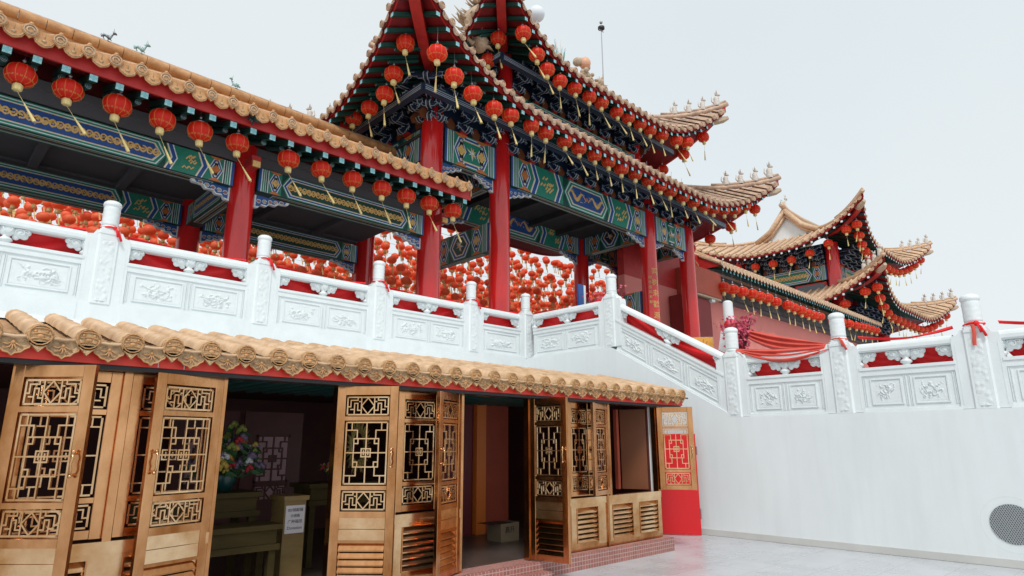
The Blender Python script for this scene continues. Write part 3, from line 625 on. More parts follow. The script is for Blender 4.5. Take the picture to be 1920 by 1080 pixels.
# ------------------------------------------------------------------ painted beams
def hexp(x0,x1,z0,z1,t): zm=(z0+z1)/2; return [(x0,zm),(x0+t,z0),(x1-t,z0),(x1,zm),(x1-t,z1),(x0+t,z1)]
def notch(x0,x1,z0,z1,t): zm=(z0+z1)/2; return [(x0,z0),(x1-t*0,z0),(x1-t,zm-(z1-z0)*.12),(x1-t,zm+(z1-z0)*.12),(x1,z1),(x0,z1),(x0+t,zm+(z1-z0)*.12),(x0+t,zm-(z1-z0)*.12)]
def scroll(mb,x0,x1,z0,z1,y,m,rnd,w=.018):
    L=x1-x0;h=(z1-z0); n=max(1,int(L/(h*.95)))
    pts=[(x0+L*i/(n*12),(z0+z1)/2+h*.26*math.sin(math.pi*i/6)) for i in range(n*12+1)]
    mb.ribbon(pts,w,y,m)
    for k in range(n*2):
        cx=x0+L*(k+.5)/(n*2); s=1 if k%2 else -1; cz=(z0+z1)/2+s*h*.08
        mb.ribbon([(cx+(.24*h*(1-t*.8))*math.cos(s*6.5*t+rnd.random()*.1),cz+(.24*h*(1-t*.8))*math.sin(s*6.5*t)) for t in [i/10 for i in range(11)]],w*.8,y-.001,m)
        for q in range(3):
            a=rnd.uniform(0,6.28); r_=h*.3; mb.ribbon([(cx+r_*.4*math.cos(a),cz+r_*.4*math.sin(a)),(cx+r_*math.cos(a+.4),max(z0,min(z1,cz+r_*math.sin(a+.4))))],lambda t:w*1.6*(1-t)+.003,y-.002,m)
def dragon(mb,x0,x1,z0,z1,y,m,flip,rnd):
    L=x1-x0;h=z1-z0; X=lambda t:(x0+L*t) if not flip else (x1-L*t)
    pts=[(X(t),(z0+z1)/2+h*.27*math.sin(t*9.5+.6)) for t in [i/30 for i in range(31)]]
    mb.ribbon(pts,lambda t:h*.20*(.35+math.sin(math.pi*min(1,t*1.2))),y,m)
    for k in range(22):
        i=rnd.randrange(2,28); x,z=pts[i]; a=rnd.uniform(0,6.28); r_=h*rnd.uniform(.12,.24)
        mb.ribbon([(x,z),(x+r_*math.cos(a),max(z0,min(z1,z+r_*math.sin(a))))],lambda t:h*.05*(1-t)+.004,y-.001,m)
    for k in range(10):
        x,z=rnd.uniform(x0,x1),rnd.uniform(z0+h*.1,z1-h*.1); mb.ribbon([(x-.03,z),(x,z+.012),(x+.03,z)],.014,y,white if k%2 else orange)
def paintbeam(mb,L,h,y,fill=blue,style='scroll',seed=1,band=green2,alt=navy,side=1.0,endw=.30,squares=False):
    rnd=random.Random(seed); Y=lambda k:y-.003*k
    mb.face([(0,0),(L,0),(L,h),(0,h)],Y(1),green)
    for e in (0,1):     # vertical end stripes
        xs=0
        for m,w_ in ((blue,.055),(white,.022),(green2,.03),(white,.012),(green2,.03),(white,.012),(green,.03),(white,.02)):
            a,b=(xs,xs+w_*endw/.30); xs=b
            if e: a,b=L-b,L-a
            mb.face([(a,0),(b,0),(b,h),(a,h)],Y(2),m)
    e=.215*endw/.30
    def boxsec(x0,x1):     # hexagon box near the end
        t=min(h*.3,(x1-x0)*.3)
        mb.face([(x0,0),(x1,0),(x1,h),(x0,h)],Y(2)-.0005,band)
        for k,(m,q) in enumerate(((white,.0),(blue,.03),(white,.085),(band,.115),(gold,.16),(navy,.18))): 
            if x1-x0-2*q*h>.05: mb.face(hexp(x0+q*h,x1-q*h,q*h*.8+h*.10,h-h*.10-q*h*.8,t),Y(3)-.001*k,m)
        zc=h/2;xc=(x0+x1)/2; mb.face([(xc+h*.14*math.cos(a)*(1+.25*math.cos(4*a)),zc+h*.14*math.sin(a)*(1+.25*math.cos(4*a))) for a in [6.283*i/16 for i in range(16)]],Y(5)-.004,orange if rnd.random()<.6 else gold)
        for zz in (0,h): 
            s=1 if zz==0 else -1
            mb.face([(x0+.01,zz),(x1-.01,zz),(xc+.02,zz+s*h*.13),(xc-.02,zz+s*h*.13)][::s],Y(5),orange)
    def zig(x,wd):      # chevron separator stripes
        for k,(m,a,b) in enumerate(((gold,0,.07),(white,.07,.2),(blue,.2,.62),(white,.62,.75),(band,.75,1))):
            P=lambda q:[(x+wd*q,0),(x+wd*q+h*.2,h*.5),(x+wd*q,h)]
            A=P(a);B=P(b)
            for i in range(2): mb.face([A[i],B[i],B[i+1],A[i+1]],Y(4),m)
    bw=h*.55*side
    boxsec(e,e+bw); boxsec(L-e-bw,L-e)
    c0,c1=e+bw,L-e-bw; mid=c1-c0
    if squares:
        sq=h*.85; zw=h*.34
        for (a,b) in ((c0,c0+sq+2*zw),(c1-sq-2*zw,c1)):
            mb.face([(a,0),(b,0),(b,h),(a,h)],Y(3),green2); zig(a-h*.05,zw); zig(b-zw-h*.12,zw)
            xm=(a+b)/2+h*.05
            for k in range(7):
                x,z=xm+rnd.uniform(-.3,.25)*sq,rnd.uniform(.22,.78)*h; mb.ribbon([(x-h*.12,z-h*.05),(x-h*.04,z+h*.06),(x+h*.03,z-.03*h),(x+h*.12,z+h*.07)],h*.055,Y(5)-.0003*k,gold)
        c0+=sq+2*zw+h*.04; c1-=sq+2*zw-h*.02
    t=h*.28
    for k,(m,q) in enumerate(((band,0),(white,h*.05),(blue if fill is not blue else green2,h*.09),(white,h*.17),(gold,h*.20),(fill,h*.225))):
        mb.face(hexp(c0+q*1.1,c1-q*1.1,q*.85+.0,h-q*.85,t-q*.2),Y(5)-.001*k,m)
    q=h*.26
    if style=='scroll': scroll(mb,c0+t,c1-t,q+.01,h-q-.01,Y(8),gold,rnd,h*.065)
    elif style=='dragon':
        xm=(c0+c1)/2; dragon(mb,c0+t,xm-.06*h,q,h-q,Y(8),gold,False,rnd); dragon(mb,xm+.06*h,c1-t,q,h-q,Y(8),gold,True,rnd)
        mb.face([(xm+h*.07*math.cos(a),h/2+h*.07*math.sin(a)) for a in [6.283*i/10 for i in range(10)]],Y(8),orange)
    else:
        xm=(c0+c1)/2
        for k in range(16):
            a=rnd.uniform(0,6.28); r_=h*rnd.uniform(.1,.24); mb.ribbon([(xm,h/2),(xm+r_*math.cos(a),h/2+r_*math.sin(a))],lambda t:h*.06*(1-t)+.006,Y(8)-.0003*k,gold if k%3 else white)
def beam(parent,p0,p1,h,th,seed,style='scroll',fill=blue,both=True,name='beam',base=green,label=None,endw=.3,side=1.,squares=False):
    """horizontal beam between plan points at z of underside"""
    (x0,y0,z0),(x1,y1,_)=p0,p1; L=math.hypot(x1-x0,y1-y0); T=TZ((x0,y0,z0),math.atan2(y1-y0,x1-x0))
    mb=MB(); mb.T=T; mb.box((0,-th/2,0),(L,th/2,h),base); b=mb.build(name,parent,label=label)
    mb=MB(); mb.T=T; paintbeam(mb,L,h,-th/2,fill,style,seed,endw=endw,side=side,squares=squares)
    # underside stripes
    for k,(m,q) in enumerate(((white,.05),(green2,.075),(gold,.11),(navy,.125))):
        z=-.003*(k+1); mb.add([(.3+q,-th/2+q,z),(L-.3-q,-th/2+q,z),(L-.3-q,th/2-q,z),(.3+q,th/2-q,z)],[(0,3,2,1)],m) if th>2*q+.02 else None
    if both:
        mb.T=T@TR((L,0,0))@Matrix.Rotation(math.pi,4,'Z'); paintbeam(mb,L,h,-th/2,fill,style,seed+1,endw=endw,side=side,squares=squares)
    q=mb.build('painted_panel',parent); q.parent=b
    return b
def corbel(parent,x,y,z,dirx,L=.75,h=.28,T0=None):
    mb=MB(); mb.T=TZ((x,y,z)) if T0 is None else T0
    s=dirx; P=[(0,0),(0,-h),(L*.12,-h*.95),(L*.18,-h*.7),(L*.35,-h*.72),(L*.42,-h*.48),(L*.62,-h*.5),(L*.70,-h*.26),(L*.95,-h*.22),(L,0)]
    def pol(sc,off,y0,y1,m):
        Q=[(s*(a*sc+off),b*sc-.01*(1-sc)) for a,b in P]; 
        if s>0: Q=Q[::-1]
        mb.prism(Q,y0,y1,m)
    pol(1,0,-.05,.05,white); pol(.86,.035,-.056,.056,blue); 
    for k in range(5):
        cx=L*(.12+.16*k); cz=-h*(.45-.07*k); mb.ribbon([(s*(cx+.045*math.cos(a)),cz+.04*math.sin(a)) for a in [i*.7 for i in range(9)]],.012,-.060,white); mb.ribbon([(s*(cx+.02*math.cos(a)),cz+.018*math.sin(a)) for a in [i*1.2 for i in range(6)]],.016,-.062,gold if k%2 else orange)
    return mb.build('carved_corbel',parent)
def column(parent,x,y,z0,z1,r,name='column',label=None):
    mb=MB(); mb.lathe([(r*1.25,0),(r*1.3,.06),(r*1.25,.14),(r*1.05,.2)],28,stone,(x,y,z0)); mb.lathe([(r,.2),(r*.995,(z1-z0)*.5),(r*.975,z1-z0)],32,redcol,(x,y,z0)); return mb.build(name,parent,label=label)
# ------------------------------------------------------------------ bracket sets
def make_dougong(parent,sc=1.):
    mb=MB()
    def P(l): return [(a*sc,b*sc) for a,b in l]
    for k in range(4):
        z=.05+.24*k; o=.10+.26*k; hw=.24+.055*k
        boat=P([(-hw,z+.16),(-hw-.015,z+.10),(-hw*.86,z+.055),(-hw*.62,z+.05),(-hw*.5,z),(hw*.5,z),(hw*.62,z+.05),(hw*.86,z+.055),(hw+.015,z+.10),(hw,z+.16)])
        mb.prism(boat,-(o+.045)*sc,-(o-.045)*sc,navy)
        mb.tube([(a,-(o+.05)*sc,b) for a,b in boat],.013*sc,3,whited,False)
        mb.tube([(a*.8,-(o+.05)*sc,(b-z*sc)*.55+(z+.055)*sc) for a,b in boat[1:-1]],.006*sc,3,blue,False)
        n=[(0,z),(-(o+.04),z-.02),(-(o+.10),z-.075),(-(o+.19),z-.05),(-(o+.25),z+.03),(-(o+.17),z+.06),(-(o+.16),z+.12),(-(o+.07),z+.15),(0,z+.15)]
        vs=[(sx*.045*sc,a*sc,b*sc) for sx in(-1,1) for a,b in n]; m_=len(n)
        mb.add(vs,[tuple(range(m_)),tuple(range(m_,2*m_))[::-1]]+[(i,m_+i,m_+(i+1)%m_,(i+1)%m_) for i in range(m_)],navy)
        for sx in(-1,1): mb.tube([(sx*.05*sc,a*sc,b*sc) for a,b in n[:-1]],.012*sc,3,whited,False)
        for xx in (-hw*.92,0,hw*.92):
            mb.box(((xx-.055)*sc,-(o+.055)*sc,(z+.16)*sc),((xx+.055)*sc,-(o-.055)*sc,(z+.235)*sc),navy); mb.tube([((xx-.06)*sc,-(o+.06)*sc,(z+.165)*sc),((xx+.06)*sc,-(o+.06)*sc,(z+.165)*sc)],.006*sc,3,whited,False)
        # diagonal scroll ears
        for sx in(-1,1):
            mb.tube([((sx*(hw+.02+.04*math.cos(a)))*sc,-(o+.05)*sc,(z+.03+.04*math.sin(a))*sc) for a in [i*.8 for i in range(7)]],.008*sc,3,whited,False)
    mb.box((-.10*sc,-.12*sc,-.02*sc),(.10*sc,.05*sc,.06*sc),redp)
    mb.prism(P([(-.5,.02),(-.3,.02),(-.22,.18),(-.40,.36),(-.56,.18)]),-.02*sc,.02*sc,mat('russet_board',(.20,.06,.02),.6))
    return mb.build('bracket_set',parent,(0,0,0))
def make_rafter(parent,L,slope,w=.105,sc=1.,lod=False):
    mb=MB(); c=math.cos(math.atan(slope)); dz=slope*L; w*=sc
    mb.add([(x,y,z+(dz if y else 0)) for y in(0,L) for x,z in((-w/2,-w),(w/2,-w),(w/2,0),(-w/2,0))],[(1,2,6,5),(0,4,7,3),(0,1,5,4),(2,3,7,6),(4,5,6,7)],green)
    mb.add([(-w/2,0,-w),(w/2,0,-w),(w/2,0,0),(-w/2,0,0)],[(0,1,2,3)],white if sc>1 else teal)
    if not lod:
        q=w*.32
        for a,b in ((-q,q),(q,q),(-q,-q),(q,-q)): mb.ribbon([(a+w*.13*math.cos(t),-w/2+b+w*.13*math.sin(t)) for t in [i*.9 for i in range(8)]],.005,-.002,white)
        y=.42*sc; z=slope*y-w*1.05
        if L>.8: mb.cyl((0,y,z-w*.5),(0,L,slope*L-w*1.05-w*.5),w*.5,w*.5,9,green); mb.ribbon([(w*.34*math.cos(t),z-w*.5+w*.34*math.sin(t)) for t in [i*.6 for i in range(12)]],.010,y-.004,whited); mb.ribbon([(w*.15*math.cos(t),z-w*.5+w*.15*math.sin(t)) for t in [i*.9 for i in range(8)]],.010,y-.004,whited)
    return mb.build('rafter',parent,(0,0,0))
class Hip:
    def __init__(s,X0,X1,Y0,Y1,om,ot,zm,zt,Lc,sl,inset,pw=2.2): s.__dict__.update(X0=X0,X1=X1,Y0=Y0,Y1=Y1,om=om,ot=ot,zm=zm,zt=zt,Lc=Lc,sl=sl,inset=inset,pw=pw)
    def L(s,side): return (s.X1-s.X0 if side in(0,2) else s.Y1-s.Y0)+2*s.ot
    def w(s,q,side): L=s.L(side); return max(0,1-min(q,L-q)/s.Lc)**s.pw
    def dE(s,q,side): return (s.ot-s.om)*(1-s.w(q,side))
    def plan(s,side,q,d):
        if side==0: return (s.X0-s.ot+q,s.Y0-s.ot+d)
        if side==1: return (s.X0-s.ot+d,s.Y1+s.ot-q)
        if side==2: return (s.X1+s.ot-q,s.Y1+s.ot-d)
        return (s.X1+s.ot-d,s.Y0-s.ot+q)
    def z(s,side,q,d): t=d-s.dE(q,side); return s.zm+(s.zt-s.zm)*s.w(q,side)+s.sl*t+.018*t*t
    def P(s,side,q,d,dz=0): x,y=s.plan(side,q,d); return Vector((x,y,s.z(side,q,d)+dz))
    def dmax(s,q,side): L=s.L(side); return min(q,L-q,s.ot+s.inset)
RZ={0:0,1:R(-90),2:R(180),3:R(90)}
def build_hip(H,parent,pitch=.36,raft=.34,sides=(0,1,2,3),fine=(0,1),sc=1.,tm=tile,capm=tile,rafmax=100,ridgefig=True,figlabel='',hipends=(0,1,2,3),fasc=redp,tr=.075):
    tb=MB(); cp=MB(); fa=MB(); so_=MB()
    for sd in sides:
        cp=MB()
        L=H.L(sd); N=int(L/.3); T=None
        # top sheet
        n=max(8,int(L/.35)); m_=5
        def sheet(mb,dz,m,flip=False):
            mb.grid(n,m_,lambda u,v:tuple(H.P(sd,L*u,H.dE(L*u,sd)+(H.dmax(L*u,sd)-H.dE(L*u,sd))*v,dz)),m)
        sheet(tb,-.03,tm); sheet(so_,-.20*sc,maroon)
        # fascia band
        fa.add([tuple(H.P(sd,L*i/n,H.dE(L*i/n,sd)+off,dz)) for i in range(n+1) for off,dz in((.05,-.24*sc),(.05,-.045),(.09,-.045),(.09,-.24*sc))],[(4*i+a,4*i+4+a,4*i+4+b,4*i+b) for i in range(n) for a,b in((0,1),(1,2),(2,3),(3,0))],fasc)
        k=int(L/pitch); p_=L/k
        for i in range(1,k):
            q=i*p_; d0=H.dE(q,sd); d1=H.dmax(q,sd)
            if d1-d0<.08: continue
            ax=Vector(H.plan(sd,q+.01,0)+(0,))-Vector(H.plan(sd,q,0)+(0,)); ax.normalize()
            mm=6 if sd in fine else 3
            path=[H.P(sd,q,d0-.05+(d1-d0+.05)*j/mm) for j in range(mm+1)]
            rooftube(tb,path,ax,tr*sc,tm,n=6 if sd in fine else 4,step=.45*sc)
            if sd in fine or sd==3:
                # local frame facing outwards, tilted along the curve
                a=H.P(sd,q-.1,H.dE(q-.1,sd)); b=H.P(sd,q+.1,H.dE(q+.1,sd)); e=(b-a).normalized(); 
                if sd in(1,): pass
                up_=Vector((0,0,1)); o_=e.cross(up_).normalized(); u2=o_.cross(e).normalized()*1
                u2=e.cross(o_)*-1; 
                if u2.z<0: u2=-u2
                p=path[0]; Mx=Matrix(((e.x,-o_.x,u2.x,p.x),(e.y,-o_.y,u2.y,p.y),(e.z,-o_.z,u2.z,p.z),(0,0,0,1)))
                cp.T=Mx; r_=tr*1.2*sc
                cp.cyl((0,-.02,0),(0,.03,0),r_,r_,9,capm); cp.tube([(r_*.6*math.cos(t),-.026,r_*.6*math.sin(t)) for t in [.9*j for j in range(8)]],.008*sc,3,tiledirt,False)
                p=H.P(sd,q+p_/2,H.dE(q+p_/2,sd),-.03); cp.T=Mx.copy(); cp.T.translation=p; w_=pitch*.62; h_=.14*sc
                cp.prism([(a_*w_,b_*h_) for a_,b_ in((-.5,.1),(-.46,-.5),(-.25,-.85),(0,-1),(.25,-.85),(.46,-.5),(.5,.1))],-.01,.012,capm)
                cp.tube([(a_*w_*.7,-.015,b_*h_*.7) for a_,b_ in((-.46,-.3),(-.25,-.75),(0,-.9),(.25,-.75),(.46,-.3))],.007*sc,3,tiledirt,False)
        if cp.v: cp.T=None; cp.build('eave_tile_ends',parent)
    tb.T=None
    # hips: beam, ridge roll, figures
    hips=[]
    for c in range(4):
        if c not in hipends: continue
        sd=c; q0=0
        # corner c : 0 = near left (front q=0), 1 = back left, 2 = back right, 3 = front right
        f={0:lambda t,dz=0:H.P(0,t,t,dz),3:lambda t,dz=0:H.P(0,H.L(0)-t,t,dz),1:lambda t,dz=0:H.P(1,t,t,dz),2:lambda t,dz=0:H.P(2,t,t,dz)}[c]
        T_=H.ot+H.inset; pts=[f(T_*i/12,.10*sc) for i in range(13)]
        tip=f(0); dirv=(f(0)-f(.4)); dirv.z=0; dirv.normalize()
        tb.tube([pts[0]+dirv*.05+Vector((0,0,.03))]+pts,.10*sc,8,capm)
        tb.tube([p+Vector((0,0,.14*sc)) for p in pts[:8]],.06*sc,6,capm)
        hips.append((c,f,dirv))
        hb=MB(); ww=.13*sc; rows=[]
        for i in range(0,11):
            t=.42*sc+(T_-.42*sc)*i/10; p=f(t); s_=Vector((-dirv.y,dirv.x,0))
            b=.30*sc; rows.append([p+s_*ww+Vector((0,0,-.26*sc)),p-s_*ww+Vector((0,0,-.26*sc)),p-s_*ww+Vector((0,0,-.26*sc-b)),p+s_*ww+Vector((0,0,-.26*sc-b))])
        hb.add([v for r_ in rows for v in r_],[(4*i+a,4*i+4+a,4*i+4+b_,4*i+b_) for i in range(len(rows)-1) for a,b_ in((0,1),(1,2),(2,3),(3,0))]+[(3,2,1,0)],redp)
        c0=f(.42*sc,-.41*sc); hb.tube([c0-dirv*.1,c0+dirv*.15*sc+Vector((0,0,.02)),c0+dirv*.40*sc+Vector((0,0,.07*sc)),c0+dirv*.62*sc+Vector((0,0,.16*sc))],lambda t:.155*sc*(1-t**3*.45),6,stone,False)
        for t in (.5,1.1,1.8): 
            a=f(t,-.42*sc); hb.ball(tuple(a),.16*sc,redp,4,2,(1,1,.9))
        hb.build('hip_beam',parent)
    rt=tb.build('roof_tiles',parent); fa.build('fascia',parent); so_.build('soffit',parent)
    # rafters
    Ls=[.45,.8,1.25,1.8,2.3]; pr=[make_rafter(parent,l*sc,H.sl,sc=sc,lod=sc>1) for l in Ls]; used=[0]*5; cnt=0
    for sd in fine:
        L=H.L(sd); k=int(L/raft); p_=L/k
        for i in range(1,k):
            q=i*p_; d0=H.dE(q,sd)+.03; av=H.dmax(q,sd)-d0
            j=max([a for a in range(5) if Ls[a]*sc<=av+.1] or [-1])
            if j<0 or cnt>=rafmax: continue
            loc=H.P(sd,q,d0,-.245*sc); cnt+=1
            if used[j]: inst(pr[j],parent,loc,RZ[sd])
            else: used[j]=1; o=parent['_org']; pr[j].location=(loc.x-o[0],loc.y-o[1],loc.z-o[2]); pr[j].rotation_euler=(0,0,RZ[sd])
    for j in range(5):
        if not used[j]: bpy.data.objects.remove(pr[j])
    return hips,rt
def figures(hipf,label,sc=1.,n=4,t0=.25,dt=.34):
    """small glazed guardian figures sitting in a row on a hip ridge"""
    c,f,dv=hipf; p0=f(t0,.30*sc); t=thing('ridge_figures',label,'roof ornament',tuple(p0))
    for k in range(n):
        p=f(t0+dt*k*sc,.22*sc); mb=MB(); rnd=random.Random(k+int(sc*10)); s=sc*(1.0 if k else 1.15)
        mb.lathe([(.09*s,-.06*s),(.10*s,.02*s),(.075*s,.12*s),(.085*s,.19*s),(.05*s,.25*s)],9,figure,tuple(p)); mb.ball((p.x+dv.x*.03*s,p.y+dv.y*.03*s,p.z+.31*s),.062*s,figure,8,6); mb.ball((p.x+dv.x*.09*s,p.y+dv.y*.09*s,p.z+.30*s),.035*s,figure,6,4)
        for q in(-1,1): mb.tube([p+Vector((-dv.y*.05*q*s,dv.x*.05*q*s,.33*s)),p+Vector((-dv.y*.07*q*s,dv.x*.07*q*s,.43*s))],.02*s,5,figure); mb.tube([p+Vector((dv.x*.05*s,dv.y*.05*s,.16*s)),p+Vector((dv.x*.11*s-dv.y*.04*q*s,dv.y*.11*s+dv.x*.04*q*s,-.02*s))],.022*s,5,figure)
        mb.tube([p+dv*-.06*s,p+dv*-.14*s+Vector((0,0,.1*s)),p+dv*-.12*s+Vector((0,0,.24*s))],.022*s,5,figure)
        mb.build('guardian_figure',t)
    return t
# ------------------------------------------------------------------ covered gallery (upper left)
YC=12.6; YK=15.8
ga=thing('covered_gallery','covered gallery at upper left with ochre tiled eave and painted beams','building',(2,12.6,3.58))
for x in (-3.3,4.45): column(ga,x,YC,3.58,7.6,.25)
for x in (-3.3,4.45): column(ga,x,YK,3.58,7.6,.25)
zb=6.64; hb_=.50
beam(ga,(-3.05,YC,zb),(4.20,YC,zb),hb_,.34,3,squares=True,label='painted beam with navy scroll panel'); beam(ga,(4.70,YC,zb+.05),(8.90,YC,zb+.05),hb_,.34,5,fill=green,label='painted beam with green scroll panel between blue bands')
beam(ga,(-3.05,YK,zb),(4.20,YK,zb),hb_,.34,7,squares=True); beam(ga,(4.70,YK,zb),(8.90,YK,zb),hb_,.34,8,fill=green)
for x in (4.45,): beam(ga,(x,YK-.25,zb),(x,YC+.25,zb),hb_-.03,.3,9,side=.7)
for x,s in ((4.20,-1),(4.70,1),(8.90,-1)): corbel(ga,x,YC,zb-.004,s)
for x,s in ((4.20,-1),(4.70,1),(8.90,-1)): corbel(ga,x,YK,zb-.004,s)
mb=MB(); mb.box((-6,YC-.13,7.20),(9.0,YC+.11,7.62),ceil); mb.box((-6,YC-.19,7.44),(9.0,YC-.131,7.6),ceil); mb.box((-6,YK-.11,7.245),(9.0,YK+.11,7.62),ceil); mb.build('upper_beam',ga)
mb=MB(); mb.box((-6,YC+.115,7.30),(9.0,YK-.115,7.36),ceil)
for x in (1.2,2.8,5.9,7.5): mb.box((x,YC+.12,7.16),(x+.16,YK-.12,7.299),ceil)
mb.build('ceiling',ga)
for x in (4.45,9.2): 
    mb=MB(); mb.box((x-.09,YC-.62,7.02),(x+.09,YC-.2,7.22),redp); mb.box((x-.075,YC-.66,6.98),(x+.075,YC-.621,7.10),gold); mb.build('beam_end',ga)
# eave
EY=11.15; EZ=7.72; RYY=14.2; RZZ=9.33; gx0,gx1=-5.2,9.45
fa=MB(); fa.box((gx0,EY+.12,7.44),(gx1,EY+.16,7.69),redp); fa.build('fascia',ga)
mb=MB(); mb.add([(gx0,EY+.165,7.47),(gx1,EY+.165,7.47),(gx1,YC-.13,7.96),(gx0,YC-.13,7.96)],[(0,1,2,3)],redp); mb.add([(gx0,YC-.14,7.60),(gx1,YC-.14,7.60),(gx1,YC-.14,8.1),(gx0,YC-.14,8.1)],[(0,1,2,3)],reddark)
mb.build('soffit',ga)
tb=MB(); cp=MB(); sp=.378; k=0
slp=(RZZ-EZ)/(RYY-EY)
tb.add([(gx0,EY,EZ-.04),(gx1,EY,EZ-.04),(gx1,RYY,RZZ),(gx0,RYY,RZZ),(gx0,17.3,EZ-.04),(gx1,17.3,EZ-.04)],[(0,1,2,3),(3,2,5,4)],tile)
x=.58-sp*15
while x<gx1:
    if x>gx0:
        rooftube(tb,[Vector((x,EY-.02,EZ)),Vector((x,RYY,RZZ+.03))],Vector((1,0,0)),.085,tile,n=6)
        cp.T=TR((x,EY-.02,EZ)); cp.cyl((0,-.02,0),(0,.03,0),.105,.105,12,tile); cp.ball((0,0,.11),.035,tile,6,4)
        cp.tube([(.082*math.cos(t),-.026,.082*math.sin(t)) for t in [.57*j for j in range(12)]],.009,4,stone,False); cp.tube([(.045*math.cos(t),-.026,.045*math.sin(t)) for t in [.8*j for j in range(8)]],.012,4,stone,False); cp.prism([(-.05,-.085),(0,-.135),(.05,-.085)],-.015,.02,tile)
        if x+sp/2<gx1:
            cp.T=TR((x+sp/2,EY+.0,EZ-.0)); w_=.275;h_=.20
            P=[(a*w_,b*h_) for a,b in((-.5,.25),(-.52,-.35),(-.40,-.72),(-.2,-.9),(0,-1.0),(.2,-.9),(.40,-.72),(.52,-.35),(.5,.25))]
            cp.prism(P,-.012,.012,tile); cp.tube([(a*.86,-.016,b*.86) for a,b in P[1:-1]],.009,4,tiledirt,False); cp.ball((0,-.012,-.10),.03,tiledirt,6,4,(1.3,.5,.8)); cp.tube([(0,-.014,.03),(0,-.016,-.06)],.005,3,tiledirt)
    x+=sp
cp.T=None; 
for k in range(34):
    a=gx0+k*.44; tb.cyl((a,RYY-.06,RZZ+.27),(a+.43,RYY-.06,RZZ+.27),.125,.112,12,tile)
tb.box((gx0,RYY-.07,RZZ-.1),(gx1,RYY+.07,RZZ+.2),tile); tb.cyl((gx0,RYY+.02,RZZ+.42),(gx1,RYY+.02,RZZ+.42),.05,.05,8,tilegrey)
tb.box((gx1-.02,EY+.1,EZ-.18),(gx1+.02,RYY,EZ-.02),tile)
tb.build('roof_tiles',ga); cp.build('eave_tile_ends',ga)
rf=make_rafter(ga,1.3,.38,w=.115); o=ga['_org']; first=True
x=.34-.37*14
while x<gx1-.1:
    if x>-1.5:
        if first: rf.location=(x-o[0],EY+.15-o[1],7.435-o[2]); first=False
        else: inst(rf,ga,(x,EY+.15,7.435))
    x+=.372
# the black weathered clump on the eave
GX=[.60,1.22,1.92,2.62,3.25,3.93,4.95,5.66,6.40,7.14,7.80,8.46,9.18]
for i,x in enumerate(GX): lantern((x,11.62,7.19),'%s red lantern from the left under the gallery eave'%ORD[i],'lanterns along the gallery eave',var=(0 if i<9 else 1+i%3),s=.86,rz=.06*(i%5)-.1)
def dragonfig(x,y,z,s,label,m1,seed,flip=1):
    rnd=random.Random(seed); t=MB(); pts=[]
    for i in range(16):
        u=i/15; pts.append((x+flip*(u-.5)*.6*s,y+.05*math.sin(u*9),z+.12*s+.24*s*math.sin(u*8)*(.4+.6*u)+.2*s*u))
    t.tube(pts,lambda u:.05*s*(.4+math.sin(math.pi*min(1,.15+u*.8))),7,m1); e=pts[-1]; t.ball((e[0]+flip*.03*s,e[1],e[2]+.04*s),.085*s,m1,8,6,(1.3,.8,.9)); t.ball((e[0]+flip*.11*s,e[1],e[2]+.02*s),.05*s,m1,6,4)
    for k in range(40):
        q=pts[rnd.randrange(1,15)]; a=rnd.uniform(.3,2.8); t.tube([q,(q[0]+.14*s*math.cos(a),q[1],q[2]+.16*s*math.sin(a))],lambda u:.018*s*(1-u)+.003,4,[m1,teal,figure][k%3])
    for q in(-1,1): t.tube([(e[0],e[1]+.03*q,e[2]+.08*s),(e[0]-flip*.06*s,e[1]+.05*q,e[2]+.24*s)],.012*s,4,m1)
    for k in (3,8,12): q=pts[k]; t.tube([q,(q[0],q[1],q[2]-.16*s),(q[0]+flip*.06*s,q[1],q[2]-.2*s)],.022*s,5,m1)
    return tag(t.build('dragon_figure'),label,'roof ornament')
dragonfig(1.98,14.2,9.80,.36,'dark small dragon leftmost on the gallery ridge against the sky',mat('slate_glaze',(.12,.12,.13),.5),1)
dragonfig(2.60,14.2,9.80,.40,'pale green small dragon on the gallery ridge right of the dark one',mat('celadon_glaze',(.22,.38,.33),.5),2)
dragonfig(4.62,14.2,9.80,.34,'little green dragon alone mid way along the gallery ridge',mat('celadon_glaze',(0,0,0)),3,-1)
mb=MB(); rnd=random.Random(4)
for k in range(60):
    a=rnd.uniform(0,6.28); r_=rnd.uniform(.03,.16); mb.tube([(4.02,11.22,7.58),(4.02+r_*math.cos(a),11.20-rnd.uniform(0,.08),7.58+r_*math.sin(a))],lambda u:.02*(1-u)+.004,4,black if k%4 else green)
tag(mb.build('weed_clump'),'black tuft of dead moss breaking the edge of the gallery fascia','plant')
